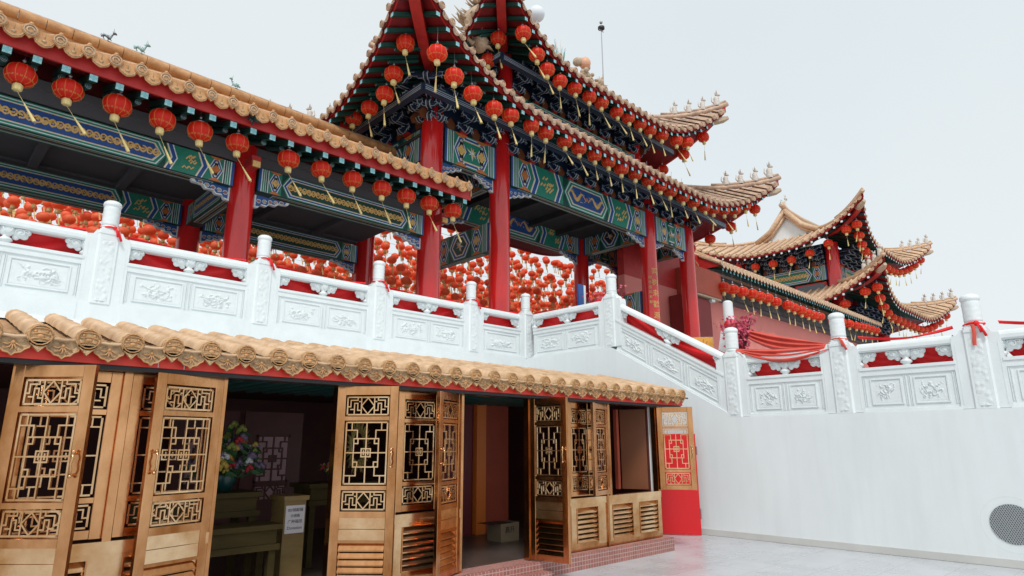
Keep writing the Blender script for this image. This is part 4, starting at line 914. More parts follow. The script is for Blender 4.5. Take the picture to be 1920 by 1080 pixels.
# ------------------------------------------------------------------ gate pavilion
pv=thing('gate_pavilion','tall two tier gate pavilion with red columns and upturned eaves hung with lanterns','building',(15.5,14.2,3.58))
CX=[9.2,11.65,19.1,21.8]
for i,x in enumerate(CX): column(pv,x,YC,3.58,10.6 if i else 10.9,.30,label=['nearest corner column of the pavilion',None,'column with a vertical gold inscription',None][i])
for x in CX: column(pv,x,YK,3.58,10.6,.30)
zb=8.93; hh_=.95
for j,(a,b,st,fl) in enumerate(((9.5,11.35,'flower',green2),(11.95,18.8,'dragon',blue),(19.4,21.5,'flower',green2))):
    beam(pv,(a,YC,zb),(b,YC,zb),hh_,.34,20+j,style=st,fill=fl,both=False,squares=(j==1),label=['short painted beam left of the main bay','long painted beam with two gold dragons','short painted beam right of the main bay'][j],endw=.42)
    beam(pv,(a,YK,zb),(b,YK,zb),hh_,.34,25+j,style=st,fill=fl if j!=1 else blue,both=False,endw=.42,squares=(j==1))
    corbel(pv,a,YC,zb-.004,1,.7 if j!=1 else 1.0,.36); corbel(pv,b,YC,zb-.004,-1,.7 if j!=1 else 1.0,.36)
    corbel(pv,a,YK,zb-.004,1,.7 if j!=1 else 1.0,.36); corbel(pv,b,YK,zb-.004,-1,.7 if j!=1 else 1.0,.36)
for j,x in enumerate(CX): beam(pv,(x,YK-.3,zb),(x,YC+.3,zb),hh_-.03,.3,30+j,style='flower',fill=navy if j else green2,endw=.42)
# lower cross tie, seen under the eave between the first two columns
beam(pv,(11.65,YK-.3,6.95),(11.65,YC+.3,6.95),.85,.26,36,style='flower',fill=green,endw=.42); beam(pv,(19.1,YK-.3,6.2),(19.1,YC+.3,6.2),.8,.26,37,style='flower',fill=green2,endw=.42)
beam(pv,(19.4,YK,6.2),(24.3,YK,6.2),.8,.26,38,style='flower',fill=green2,endw=.42)
mb=MB(); mb.box((9.0,YC+.18,9.62),(22,YK-.18,9.70),ceild)
for x in (12.9,14.4,15.9,17.4): mb.box((x,YC+.18,9.42),(x+.2,YK-.18,9.619),ceild)
mb.build('ceiling',pv)
mb=MB(); mb.box((9.05,YC-.12,zb+hh_+.003),(21.95,YC+.12,11.2),navy); mb.box((9.08,YC-.12,zb+hh_+.003),(9.32,YK+.1,11.2),navy); mb.box((21.7,YC-.12,zb+hh_+.004),(21.94,YK+.1,11.2),navy); mb.box((9.05,YK-.12,zb+hh_+.003),(21.9,YK+.12,11.2),navy); mb.build('bracket_wall',pv)
HL=Hip(9.2,21.8,YC,17.0,2.12,2.80,10.16,12.05,5.2,.50,.55)
hipsL,_=build_hip(HL,pv,fine=(0,1),rafmax=96,tm=tilegrey,capm=tilegrey)
dg=make_dougong(pv,1.0); o=pv['_org']; dg.location=(9.2-o[0],YC-.13-o[1],9.90-o[2]); zdg=9.90
xs=[9.2+.9*i for i in range(1,15)]
for x in xs: 
    if x<21.9: inst(dg,pv,(x,YC-.13,zdg))
for y in (YC+.05,YC+.95,YC+1.85,YC+2.75,YK): inst(dg,pv,(9.07,y,zdg),R(-90))
for y in (YC+.05,YC+1.,YC+2.,YK): inst(dg,pv,(21.95,y,zdg),R(90))
inst(dg,pv,(9.10,YC-.05,zdg),R(-45)); inst(dg,pv,(21.9,YC-.05,zdg),R(45))
def purlin(parent,H,off,dz,w=.16,h=.2,sides=(0,1),m=navy):
    mb=MB()
    for sd in sides:
        L=H.L(sd); q0=H.ot-off; 
        for (d,zz) in ((H.ot-off,dz),):
            a=H.P(sd,q0,d); b=H.P(sd,L-q0,d); z=H.z(sd,L/2,d)+zz
            a.z=b.z=z; T=TZ(tuple(a),RZ[sd]); mb.T=T; Lx=(b-a).length
            mb.box((0,-w/2,-h),(Lx,w/2,0),m)
            for q in(.03,.075,.13): mb.box((0,-w/2-.004,-h+q),(Lx,-w/2-.001,-h+q+.016),whited)
    mb.T=None; mb.build('eave_purlin',parent)
purlin(pv,HL,1.12,-.50)
# upper tier
mb=MB(); mb.box((12.1,12.9,10.9),(18.9,13.9,13.7),navy); mb.build('upper_wall',pv)
for x in(12.1,18.9): column(pv,x,12.85,11.0,13.6,.24,'upper_column')
beam(pv,(12.34,12.84,11.5),(18.66,12.84,11.5),.7,.3,40,style='dragon',both=False)
HU=Hip(12.1,18.9,12.9,13.9,2.0,2.62,12.50,14.35,4.2,.56,.48)
hipsU,_=build_hip(HU,pv,fine=(0,1),rafmax=70,tm=tilegrey,capm=tilegrey)
for i in range(8): inst(dg,pv,(12.5+.86*i,12.78,12.25))
for y in(13.0,13.8): inst(dg,pv,(12.0,y,12.25),R(-90)); inst(dg,pv,(19.0,y,12.25),R(90))
purlin(pv,HU,1.05,-.52)
mb=MB(); zr=HU.z(0,HU.L(0)/2,HU.ot+.45)
mb.box((12.7,13.30,zr-.3),(18.3,13.50,zr+.1),tilegrey); 
mb.cyl((12.5,13.4,zr+.14),(18.5,13.4,zr+.14),.09,.09,10,tilegrey)
mb.build('main_ridge',pv)
for hp in hipsL:
    if hp[0] in (3,): figures(hp,'four pale guardian figures on the right hand tip of the lower pavilion roof',1.25)
    if hp[0]==0: figures(hp,'guardian figures on the near corner tip of the lower pavilion roof',1.2)
    if hp[0]==1: figures(hp,'row of four pale figures where the gallery roof meets the pavilion roof',1.1,4,.9,.42)
for hp in hipsU:
    if hp[0]==3: figures(hp,'four pale guardian figures on the right hand tip of the upper pavilion roof',1.15)
# sandstone dragon on the lower hip ridge, under the upper roof
def dragon_big(p,s,label,seed=5):
    rnd=random.Random(seed); t=thing('dragon_sculpture',label,'sculpture',p); x,y,z=p
    b=MB(); pts=[(x+.15*s*math.sin(i*.9),y-.1*s*math.cos(i*.8),z+.13*s*i) for i in range(10)]
    b.tube(pts,lambda u:.17*s*(1.15-.35*u),10,stone)
    for i in range(46):
        q=pts[rnd.randrange(10)]; a=rnd.uniform(0,6.28); r_=.17*s; e=rnd.uniform(-.3,.9)
        b.tube([(q[0]+r_*.7*math.cos(a),q[1]+r_*.7*math.sin(a),q[2]),(q[0]+r_*1.5*math.cos(a),q[1]+r_*1.5*math.sin(a),q[2]+.10*s*e),(q[0]+r_*(2.1+.8*rnd.random())*math.cos(a+.3),q[1]+r_*2.0*math.sin(a+.3),q[2]+.26*s*e)],lambda u:.055*s*(1-u)+.006,5,stone)
    b.build('body',t); h=MB(); e=pts[-1]
    h.ball((e[0]-.05*s,e[1]-.05*s,e[2]+.12*s),.22*s,stone,10,8,(1.1,.8,.85)); h.ball((e[0]-.27*s,e[1]-.05*s,e[2]+.12*s),.13*s,stone,9,6,(1.4,.8,.6)); h.ball((e[0]-.22*s,e[1]-.05*s,e[2]-.04*s),.08*s,stone,8,6,(1.6,.8,.5))
    for q in(-1,1): h.tube([(e[0]+.03*s,e[1]+.06*q*s,e[2]+.28*s),(e[0]+.14*s,e[1]+.1*q*s,e[2]+.46*s),(e[0]+.1*s,e[1]+.1*q*s,e[2]+.62*s)],lambda u:.04*s*(1-u)+.008,6,stone); h.ball((e[0]-.16*s,e[1]+.1*q*s,e[2]+.22*s),.04*s,figure,6,5)
    for k in range(14): a=rnd.uniform(-1.2,1.9); h.tube([(e[0],e[1],e[2]+.1*s),(e[0]+.36*s*math.cos(a),e[1]+rnd.uniform(-.15,.15)*s,e[2]+.1*s+.36*s*math.sin(a))],lambda u:.06*s*(1-u)+.008,5,stone)
    h.build('head',t)
dragon_big((10.45,12.35,12.75),1.25,'pale sandstone dragon rearing between the two roof tiers')
# peach and lion ornaments behind the upper eave
mb=MB(); px,py,pz=16.4,13.0,15.05
mb.ball((px-.12,py,pz+.12),.21,mat('peach_glaze',(.75,.30,.12),.5,0,.3,8,col2=(.62,.42,.33)),12,9,(1,1,1.15)); mb.tube([(px-.12,py,pz+.28),(px-.10,py,pz+.42)],lambda u:.1*(1-u)+.01,8,mat('peach_glaze',(1,1,1)))
for q in (-.25,0,.25): mb.ball((px-.12+q,py+.16,pz+.25-abs(q)*.4),.17,stone,9,7)

rn=random.Random(2)
for k in range(34): zz=13.5+1.35*rn.random(); mb.ball((px-.05+rn.uniform(-.2,.25),py+rn.uniform(-.1,.1),zz),rn.uniform(.07,.16),stone,7,5)
tag(mb.build('peach_ornament'),'round orange peach ornament on rockwork above the upper eave against the sky','roof ornament')
dragon_big((16.95,13.0,13.7),.75,'small crouching stone beast beside the peach ornament',8)
mb=MB(); 
for k in range(26):
    rn=random.Random(k); a=rn.uniform(0,3.14); mb.tube([(14.6+rn.uniform(-.1,.1),12.8,13.7),(14.6+.35*math.cos(a),12.8+rn.uniform(-.1,.1),14.75+.55*math.sin(a)*rn.random())],lambda u:.035*(1-u)+.006,5,[figure,teal,green2][k%3])
tag(mb.build('phoenix_ornament'),'spiky pale blue phoenix ornament on the upper roof slope','roof ornament')
mb=MB(); mb.ball((16.05,15.2,18.35),.33,mat('frosted_globe',(.74,.78,.82),.6),20,14); mb.cyl((16.05,15.2,13.2),(16.05,15.2,18.1),.035,.035,8,white); tag(mb.build('globe_lamp'),'pale round globe lamp showing beside the upper roof edge','lamp')
mb=MB(); mb.cyl((21.35,16,3.6),(21.35,16,20.9),.045,.02,8,metal); mb.cyl((21.35,16,20.75),(21.35,16,20.85),.16,.16,12,black); mb.ball((21.35,16,21.1),.08,metal,8,6); mb.tube([(21.2,16,20.65),(21.5,16,20.65)],.02,5,metal); tag(mb.build('lightning_rod'),'thin mast with a small dark head rising behind the upper roof','mast')
# inscription on the third column
def text(s_,size,M_,m,parent=None,name='lettering',ext=.004):
    cu_=bpy.data.curves.new('t','FONT'); cu_.body=s_; cu_.size=size; cu_.extrude=ext; cu_.align_x='CENTER'; cu_.align_y='CENTER'
    to=bpy.data.objects.new('t',cu_); COL.objects.link(to); dg_=bpy.context.evaluated_depsgraph_get(); me=bpy.data.meshes.new_from_object(to.evaluated_get(dg_)); bpy.data.objects.remove(to)
    b=MB(); b.T=M_; b.add([tuple(v.co) for v in me.vertices],[tuple(p.vertices) for p in me.polygons],m); bpy.data.meshes.remove(me)
    return b.build(name,parent)
RX=Matrix.Rotation(R(90),4,'X')
vx,vy=-19.1,-12.6; base_a=math.atan2(vy,vx)
for s_,da,z0_,size in (('\u540c\u6811\u6765\u6b61\u6e90',-.62,7.62,.27),('\u56db\u5b63\u6625\u98ce\u5949\u732e',-.02,7.4,.12)):
    for k,ch in enumerate(s_):
        a=base_a-da; n_=Vector((math.cos(a),math.sin(a),0)); p=Vector((19.1,YC,0))+n_*.304
        M_=TR((p.x,p.y,z0_-size*1.5*k))@Matrix.Rotation(a+R(90),4,'Z')@RX
        text(ch,size,M_,gold,pv,'gold_character')
# ------------------------------------------------------------------ lanterns on the pavilion
def hang(H,sd,q,inset,drop,label,grp,s=.92,var=None):
    d=H.dE(q,sd)+inset; p=H.P(sd,q,d,-drop); return lantern(tuple(p),label,grp,var,s)
QL=([(1.23, 1.08), (1.82, 1.05), (2.48, 0.91), (3.25, 0.74), (3.87, 0.55), (4.66, 0.45), (5.23, 0.44), (6.01, 0.42), (6.62, 0.42), (7.33, 0.41), (8.01, 0.38), (8.64, 0.43), (9.37, 0.38), (10.1, 0.38), (10.78, 0.38), (11.4, 0.38), (12.17, 0.38), (12.88, 0.38), (13.6, 0.38), (14.22, 0.38), (14.92, 0.38), (15.65, 0.42), (16.36, 0.38)], [(1.44, 0.58), (2.06, 0.76), (2.51, 0.9), (3.38, 0.63), (4.26, 0.4), (4.94, 0.38)])
QU=([(1.49, 0.62), (2.15, 0.62), (2.63, 0.69), (3.24, 0.64), (3.94, 0.51), (4.64, 0.49), (5.25, 0.47), (6.04, 0.49), (6.68, 0.45), (7.36, 0.43), (7.96, 0.44), (8.67, 0.44), (9.51, 0.57), (10.14, 0.7)], [(1.56, 0.76), (2.09, 0.92)])
for i,(q,dr) in enumerate(QL[0]): hang(HL,0,q,.25,dr,'%s lantern from the near corner along the front of the lower pavilion eave'%ORD[i],'lanterns along the lower pavilion eave')
for i,(q,dr) in enumerate(QL[1]): hang(HL,1,HL.L(1)-q,.6,dr,'%s lantern from the near corner along the left side of the lower pavilion eave'%ORD[i],'lanterns along the lower pavilion eave')
for i,(q,dr) in enumerate(QU[0]): hang(HU,0,q,.25,dr,'%s lantern from the near corner along the front of the upper pavilion eave'%ORD[i],'lanterns along the upper pavilion eave')
for i,(q,dr) in enumerate(QU[1]): hang(HU,1,HU.L(1)-q,1.0,dr,'%s lantern from the near corner along the left side of the upper pavilion eave'%ORD[i],'lanterns along the upper pavilion eave')
for i,q in enumerate((.9,1.9,2.8,3.7,4.6)): hang(HL,3,q,.25,.62,'%s lantern from the right tip along the far side of the lower pavilion roof'%ORD[i],'lanterns along the lower pavilion eave')
for i,q in enumerate((.8,1.6,2.5,3.4)): hang(HU,3,q,.25,.62,'%s lantern from the right tip along the far side of the upper pavilion roof'%ORD[i],'lanterns along the upper pavilion eave')
# ------------------------------------------------------------------ side corridor to the right
cd=thing('side_corridor','long faded red wall building with tiled eave running off to the right','building',(30,14,2.02))
mb=MB(); mb.box((19.5,14,2.02),(46.5,14.3,7.95),pinkwall); mb.box((25.3,13.6,7.95),(46.5,14.3,8.02),ceil); mb.box((19.5,14.0,7.951),(25.3,14.3,9.9),redp); mb.build('wall',cd)
mb=MB(); mb.box((22.5,13.25,2.02),(24.6,13.95,7.55),mat('maroon_wall',(.26,.035,.035),.7,0,.15,1)); mb.build('pier',cd)
mb=MB(); mb.box((23.2,13.15,7.75),(25.5,13.99,8.9),brick); mb.box((22.9,13.1,7.62),(25.3,13.6,7.70),stone); mb.box((24.5,13.12,7.50),(24.8,13.3,7.61),white); mb.build('end_box',cd)
mb=MB(); mb.box((25.3,13.45,8.022),(46.4,13.98,8.95),ceild); mb.build('soffit',cd)
tb=MB(); cp=MB(); x=25.2
tb.add([(25.2,12.9,9.25),(46.6,12.9,9.25),(46.6,14.5,10.1),(25.2,14.5,10.1),(46.6,16.2,9.2),(25.2,16.2,9.2)],[(0,1,2,3),(3,2,4,5)],tilefar)
tb.add([(25.2,12.9,9.2),(25.2,14.5,10.05),(25.2,16.2,9.15)],[(0,1,2)],redp)
while x<46.6:
    rooftube(tb,[Vector((x,12.88,9.3)),Vector((x,14.5,10.14))],Vector((1,0,0)),.085,tilefar,n=5,step=.6); cp.T=TR((x,12.86,9.3)); cp.cyl((0,0,0),(0,.04,0),.11,.11,9,tilefar); cp.T=TR((x+.16,12.88,9.26)); cp.prism([(-.12,.03),(-.12,-.09),(0,-.18),(.12,-.09),(.12,.03)],-.01,.01,tilefar)
    x+=.33
tb.cyl((22.4,14.5,10.25),(46.6,14.5,10.25),.12,.12,9,tile); tb.box((22.4,14.42,9.6),(46.6,14.58,10.2),tile)
for (a,b) in ((22.5,25.2),): tb.add([(a,14.0,9.9),(b,14.0,9.9),(b,14.5,10.1),(a,14.5,10.1)],[(0,1,2,3)],tilefar)
tb.build('roof_tiles',cd); cp.T=None; cp.build('eave_tile_ends',cd)
rf=make_rafter(cd,.75,.3,w=.12,lod=True); rf.location=(25.5-30,13.0-14,9.14-2.02)
for k in range(1,62): inst(rf,cd,(25.5+.34*k,13.0,9.14))
CL=[25.6,26.55,27.9,29.2,30.4,31.5,32.9,35.3,36.5,37.8,39.2,40.6,41.9,43.1,44.2,45.3,46.2]
CL=[(25.51, 8.27), (26.34, 8.32), (27.26, 8.37), (28.22, 8.42), (29.04, 8.43), (29.9, 8.48), (30.78, 8.43), (32.15, 8.47), (32.85, 8.44), (33.79, 8.43), (34.61, 8.4), (35.47, 8.4), (36.29, 8.43), (38.27, 8.51), (39.61, 8.56), (40.85, 8.62), (42.05, 8.67), (43.02, 8.73), (43.91, 8.77), (44.81, 8.78), (45.74, 8.79)]
for i,(x,z) in enumerate(CL): lantern((x,13.05,z),'%s lantern from the left under the side corridor eave'%ORD[i],'lanterns along the side corridor eave',2,1.12)
# ------------------------------------------------------------------ far pavilion
fp=thing('far_pavilion','farther two tier pavilion at the right with tan roofs and a green painted frieze','building',(51,18,2.02))
FX0,FX1,FY0,FY1=46.9,56.1,15.5,22.3
HFU=Hip(FX0,FX1,FY0,FY1,2.5,3.5,15.3,17.5,6.5,.42,1.2)
HFL=Hip(FX0,FX1,FY0,FY1,3.5,4.4,10.75,12.8,6.5,.42,0.)
hf1,_=build_hip(HFU,fp,pitch=.55,raft=.55,fine=(0,1),sc=1.3,tm=tilefar,capm=tilefar,rafmax=96)
hf2,_=build_hip(HFL,fp,pitch=.55,raft=.55,fine=(0,1),sc=1.3,tm=tilefar,capm=tilefar,rafmax=96)
for x,y in ((FX0,FY0),(FX1,FY0),(FX0,FY1)): column(fp,x,y,2.02,15.6,.45)
mb=MB(); mb.box((FX0+.2,FY0+.3,2.02),(FX1-.2,FY1-.3,15.8),navy); mb.build('core_wall',fp)
beam(fp,(FX0+.45,FY0,13.0),(FX1-.45,FY0,13.0),1.1,.4,50,style='scroll',fill=green2,both=False,endw=.5); beam(fp,(FX0,FY1-.4,13.0),(FX0,FY0+.45,13.0),1.1,.4,51,style='scroll',fill=green2,both=False,endw=.5)
mb=MB(); 
for y in (16.1,18.6): 
    mb.box((FX0-.05,y,11.6),(FX0+.16,y+2.2,12.9),redp); mb.box((FX0-.08,y+.15,11.7),(FX0-.051,y+2.05,12.8),grout)
for x in (47.5,50.5,53.4): mb.box((x,FY0-.03,11.6),(x+2.4,FY0+.26,12.9),redp); mb.box((x+.15,FY0-.06,11.7),(x+2.25,FY0-.031,12.8),grout)
mb.build('window',fp)
fd=make_dougong(fp,1.25); fd.location=(FX0-51+.8,FY0-.2-18,14.1-2.02)
for k in range(1,8): inst(fd,fp,(FX0+.8+1.15*k,FY0-.2,14.1))
for k in range(6): inst(fd,fp,(FX0-.1,FY0+.8+1.2*k,14.1),R(-90))
for k in range(8): inst(fd,fp,(FX0+.8+1.15*k,FY0-.2,9.9))
for k in range(5): inst(fd,fp,(FX0-.1,FY0+.8+1.2*k,9.9),R(-90))
# gabled top: triangular pediment facing left and ridge
mb=MB(); zt_=HFU.z(0,HFU.L(0)/2,HFU.ot+1.2)
gx=FX0+1.2; ymid=(FY0+FY1)/2
mb.add([(gx,FY0+1.2,zt_-.1),(gx,FY1-1.2,zt_-.1),(gx,ymid,zt_+1.85)],[(0,1,2)],plaster)
mb.add([(gx-.35,FY0+1.0,zt_-.1),(gx-.35,ymid,zt_+2.05),(FX1-.8,ymid,zt_+2.05),(FX1-.8,FY0+1.0,zt_-.1)],[(0,1,2,3)],tilefar); mb.add([(gx-.35,FY1-1.0,zt_-.1),(gx-.35,ymid,zt_+2.05),(FX1-.8,ymid,zt_+2.05),(FX1-.8,FY1-1.0,zt_-.1)],[(3,2,1,0)],tilefar)
for y0,y1 in ((FY0+1.0,ymid),(FY1-1.0,ymid)):
    mb.tube([(gx-.35,y0,zt_+.05),(gx-.35,(y0+y1)/2,zt_+.75),(gx-.35,y1,zt_+2.2)],.2,8,tilefar); mb.tube([(gx-.2,y0,zt_-.25),(gx-.2,(y0+y1)/2,zt_+.45),(gx-.2,y1,zt_+1.8)],.12,6,tilefar)
k=0
x=gx
while x<FX1-1: rooftube(mb,[Vector((x,FY0+1.0,zt_-.06)),Vector((x,ymid,zt_+2.053))],Vector((1,0,0)),.1,tilefar,n=5,step=1.); x+=.55
mb.tube([(gx-.7,ymid,zt_+2.6),(gx+.3,ymid,zt_+2.3),(51,ymid,zt_+2.25),(FX1-1,ymid,zt_+2.45)],.22,8,tilefar)
mb.build('gable_roof',fp)
dragonfig(gx-.2,ymid,zt_+2.4,1.6,'pale dragon on the ridge end of the far pavilion',figure,11); 
for hp in hf1: 
    if hp[0]==3: figures(hp,'pale figures on the right tip of the far pavilion upper roof',1.4)
for hp in hf2:
    if hp[0]==3: figures(hp,'pale figures on the right tip of the far pavilion lower roof',1.5)
    if hp[0]==0: figures(hp,'pale figures on the near corner of the far pavilion lower roof',1.4)
sF=1.28
for H,nm in ((HFU,'upper'),(HFL,'lower')):
    L0=H.L(0); n0=16
    for i in range(n0): hang(H,0,1.2+(L0-1.8)*i/(n0-1),.6,1.12,'%s lantern from the near corner on the right face of the far pavilion %s roof'%(ORD[i],nm),'lanterns round the far pavilion',sF,2)
    L1=H.L(1); qs=[1.6+1.35*i for i in range(8 if nm=='upper' else 3)]
    for i,q in enumerate(qs): hang(H,1,L1-q,.6,1.12,'%s lantern from the near corner on the left face of the far pavilion %s roof'%(ORD[i],nm),'lanterns round the far pavilion',sF,2)
# ------------------------------------------------------------------ lantern canopy over the inner courtyard
rnd=random.Random(3); pos=[]
row=0
while row<26:
    Yr_=20.2+1.3*row
    for tier in range(4):
        X=-2.+rnd.uniform(0,.8)
        while X<62:
            sag=.5*math.sin(math.pi*((X+row*3.1+tier*4)%9.)/9.); z=10.8-1.0*tier-sag+rnd.uniform(-.2,.2)+.02*(Yr_-19)
            p=(X,Yr_+rnd.uniform(-.3,.3),z); x_,y_,d_=project(p)
            if -20<x_<1200 and 340<y_<640: pos.append((d_,p,x_,y_))
            X+=rnd.uniform(.42,.66)
    row+=1
Yr_=19
def inwin(x,y):
    yy=[(0,370),(330,450),(560,505),(720,440),(790,420),(910,400),(1080,430),(1200,500)]; bb=[(0,400),(180,440),(470,500),(720,545),(900,590),(1110,575),(1200,600)]
    def f(t,x):
        for (a,b),(c,d) in zip(t,t[1:]):
            if a<=x<=c: return b+(d-b)*(x-a)/(c-a)
        return t[-1][1]
    return f(yy,x)<y<f(bb,x)
vis=sorted([p for p in pos if inwin(p[2],p[3])]); ids=set(id(p) for p in vis[:150])
st=MB()
def minil(mb,p,s=1.):
    x,y,z=p; 
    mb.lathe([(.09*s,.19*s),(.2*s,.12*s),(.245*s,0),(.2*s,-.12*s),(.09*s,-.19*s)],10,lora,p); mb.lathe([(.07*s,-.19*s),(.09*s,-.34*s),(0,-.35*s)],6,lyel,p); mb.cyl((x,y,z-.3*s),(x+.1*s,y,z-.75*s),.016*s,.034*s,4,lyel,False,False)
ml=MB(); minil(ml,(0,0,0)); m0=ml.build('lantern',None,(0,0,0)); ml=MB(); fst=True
for p in pos:
    if id(p) in ids:
        c=m0 if fst else m0.copy()
        if not fst: COL.objects.link(c)
        fst=False; c.location=p[1]; s=rnd.uniform(.68,.85); c.scale=(s,s,s); tag(c,'red lantern with yellow fringe, one of many strung over the courtyard behind the columns','lantern','lanterns strung over the inner courtyard')
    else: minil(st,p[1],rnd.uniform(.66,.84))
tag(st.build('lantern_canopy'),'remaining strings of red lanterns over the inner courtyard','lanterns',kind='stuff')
cb=MB()
for r_ in range(row):
    y=18.6+1.3*r_; cb.tube([(-3,y,10.1),(30,y,10.0),(64,y,10.3)],.006,3,black,False)
tag(cb.build('lantern_cables'),'thin cables carrying the courtyard lanterns','cables',kind='stuff')
bw=thing('courtyard_building','pale temple hall on the far side of the inner courtyard','building',(20,60,1.6)); mb=MB(); mb.box((-15,58,1.6),(24,62,11.0),plaster); mb.build('wall',bw)
mb=MB()
for x in range(-14,24,4): mb.cyl((x,57.6,1.6),(x,57.6,9.0),.3,.3,10,redcol)
mb.build('colonnade',bw); mb=MB(); mb.add([(-16,56.5,9),(25,56.5,9),(25,60,11.2),(-16,60,11.2)],[(0,1,2,3)],tilefar); mb.build('roof',bw)
# ------------------------------------------------------------------ blossoms and signs on the terrace
def blossom(x,y,z,r,h,label,seed,n=420):
    rnd=random.Random(seed); t=thing('blossom_tree',label,'plant',(x,y,z)); b=MB(); f=MB(); tips=[]
    b.cyl((x,y,z),(x,y,z+.3),.10,.14,12,stone)
    for k in range(16):
        a=rnd.uniform(0,6.28); sp_=rnd.uniform(.2,1); p=[Vector((x,y,z+.25))]
        for j in range(6):
            q=p[-1]+Vector((math.cos(a)*r*sp_/6+rnd.uniform(-.03,.03),math.sin(a)*r*sp_/6+rnd.uniform(-.03,.03),h/6*rnd.uniform(.6,1.15))); p.append(q)
        b.tube(p,lambda u:.018*(1-u)+.004,5,reddark); tips+=p[2:]
    for k in range(n):
        p=rnd.choice(tips)+Vector((rnd.gauss(0,.07),rnd.gauss(0,.07),rnd.gauss(0,.06))); s=rnd.uniform(.02,.04); a=rnd.uniform(0,6.28); d=Vector((rnd.uniform(-1,1),rnd.uniform(-1,1),rnd.uniform(-1,1))).normalized(); e=d.orthogonal().normalized(); g=d.cross(e)
        f.add([p+e*s*math.cos(t_)*(1.2 if i%2 else .6)+g*s*math.sin(t_)*(1.2 if i%2 else .6) for i,t_ in enumerate([.628*i for i in range(10)])],[tuple(range(10))],pinkf)
    b.build('branches',t); f.build('blossoms',t)
blossom(12.1,5.95,3.02,.42,.85,'artificial pink plum blossom behind the stair end post',1,520)
blossom(12.3,9.3,4.1,.5,.95,'pink blossom plant on the upper terrace left of the tall stair post',2,520)
def ysign(x,y,z,w_,h_,rz,label,txt):
    t=thing('notice_board',label,'sign',(x,y,z),None,0); T=TZ((x,y,z),rz)
    b=MB(); b.T=T; b.box((-w_/2,0,0),(w_/2,.03,h_),stone); b.box((-w_/2+.02,-.006,.02),(w_/2-.02,-.001,h_-.02),yelsign); b.build('board',t)
    b=MB(); b.T=T; b.box((-w_/2+.03,.031,-1.2),(-w_/2+.06,.05,.0),metal); b.box((w_/2-.06,.031,-1.2),(w_/2-.03,.05,.0),metal); b.build('stand',t)
    text(txt,h_*.5,T@TR((0,-.008,h_*.62))@RX,orange,t); b=MB(); b.T=T; b.box((-w_*.32,-.010,h_*.28),(w_*.32,-.0065,h_*.31),orange); b.build('underline',t)
ysign(12.05,6.72,3.36,.42,.42,R(-50),'yellow notice board beside the stair end post','\u706b')
ysign(12.4,10.0,4.62,.95,.30,R(-80),'low wide yellow sign behind the level rail near the corner','')
mb=MB(); mb.lathe([(.0,.22),(.07,.2),(.12,.14),(.13,.06),(.11,0)],12,white,(12.2,6.95,3.3)); mb.cyl((12.2,6.95,2.02),(12.2,6.95,3.3),.02,.02,6,metal); tag(mb.build('dome_camera'),'white rounded lamp cover left of the yellow notice','lamp')
mb=MB(); mb.box((11.9,9.95,3.58),(12.1,10.0,5.5),blue); mb.box((12.101,9.95,3.58),(12.18,10.0,5.5),white); tag(mb.build('banner'),'narrow blue and white upright banner left of the pink blossom','banner')
# ------------------------------------------------------------------ red door behind the right hand leaf
rd=thing('red_door','plain bright red door panel standing open against the white wall','door',(10.6,6.6,0))
mb=MB(); mb.T=TZ((10.84,6.36,0),math.atan2(.92,-.66)); mb.bevbox((0,-.02,.012),(1.13,.02,1.78),.004,mat('gloss_red_door',(.66,.006,.010),.3,0,.05,2)); mb.build('door_panel',rd)
mb=MB(); mb.T=TZ((10.84,6.36,0),math.atan2(.92,-.66)); mb.cyl((-.012,0,.28),(-.012,0,.46),.012,.012,7,metal); mb.cyl((-.012,0,1.4),(-.012,0,1.55),.012,.012,7,metal); mb.build('hinge',rd)
# ------------------------------------------------------------------ interior of the annex
def table(x0,x1,y0,y1,z0,z1,label,boards=2,m=woodshade):
    t=thing('altar_table',label,'table',((x0+x1)/2,(y0+y1)/2,z0)); b=MB()
    b.box((x0-.04,y0-.04,z1-.05),(x1+.04,y1+.04,z1),m); b.build('table_top',t); b=MB(); b.box((x0,y0,z1-.19),(x1,y1,z1-.051),m); b.box((x0-.03,y0-.03,z1-.25),(x1+.03,y1,z1-.191),m); b.build('apron',t)
    pr_=None
    for (x,y) in ((x0,y0),(x1-.07,y0),(x0,y1-.07),(x1-.07,y1-.07)):
        b=MB(); b.box((x,y,z0),(x+.07,y+.07,z1-.251),m); b.build('leg',t)
    return t
table(1.95,3.05,7.2,7.7,.2,1.10,'long olive wooden table holding the big flower arrangement')
table(1.9,3.1,6.75,7.1,.2,.80,'lower bench like wooden table in front of the flower table')
table(3.78,4.7,7.4,7.85,.2,1.14,'wooden table right of the donation box')
dbx=thing('donation_box','golden wooden donation box with a white notice on its front','box',(3.38,7.1,.2))
mb=MB(); mb.box((3.27,6.98,.2),(3.52,7.3,1.0),wood); mb.build('box_body',dbx); mb=MB(); mb.box((3.25,6.95,1.001),(3.54,7.33,1.05),wood); mb.build('box_top',dbx)
mb=MB(); mb.box((3.285,6.968,.66),(3.505,6.978,.95),paper); pn=mb.build('notice',dbx)
for s_,z,sz in (('00/\u6350\u732e\u7bb1',.90,.042),('\u529f\u5fb7\u7bb1',.84,.036),('\u5e7f\u79cd\u798f\u7530',.78,.042),('Donation',.715,.045)): 
    q=text(s_,sz,TR((3.395,6.966,z))@RX,ink,dbx,'lettering',.0005); q.parent=pn
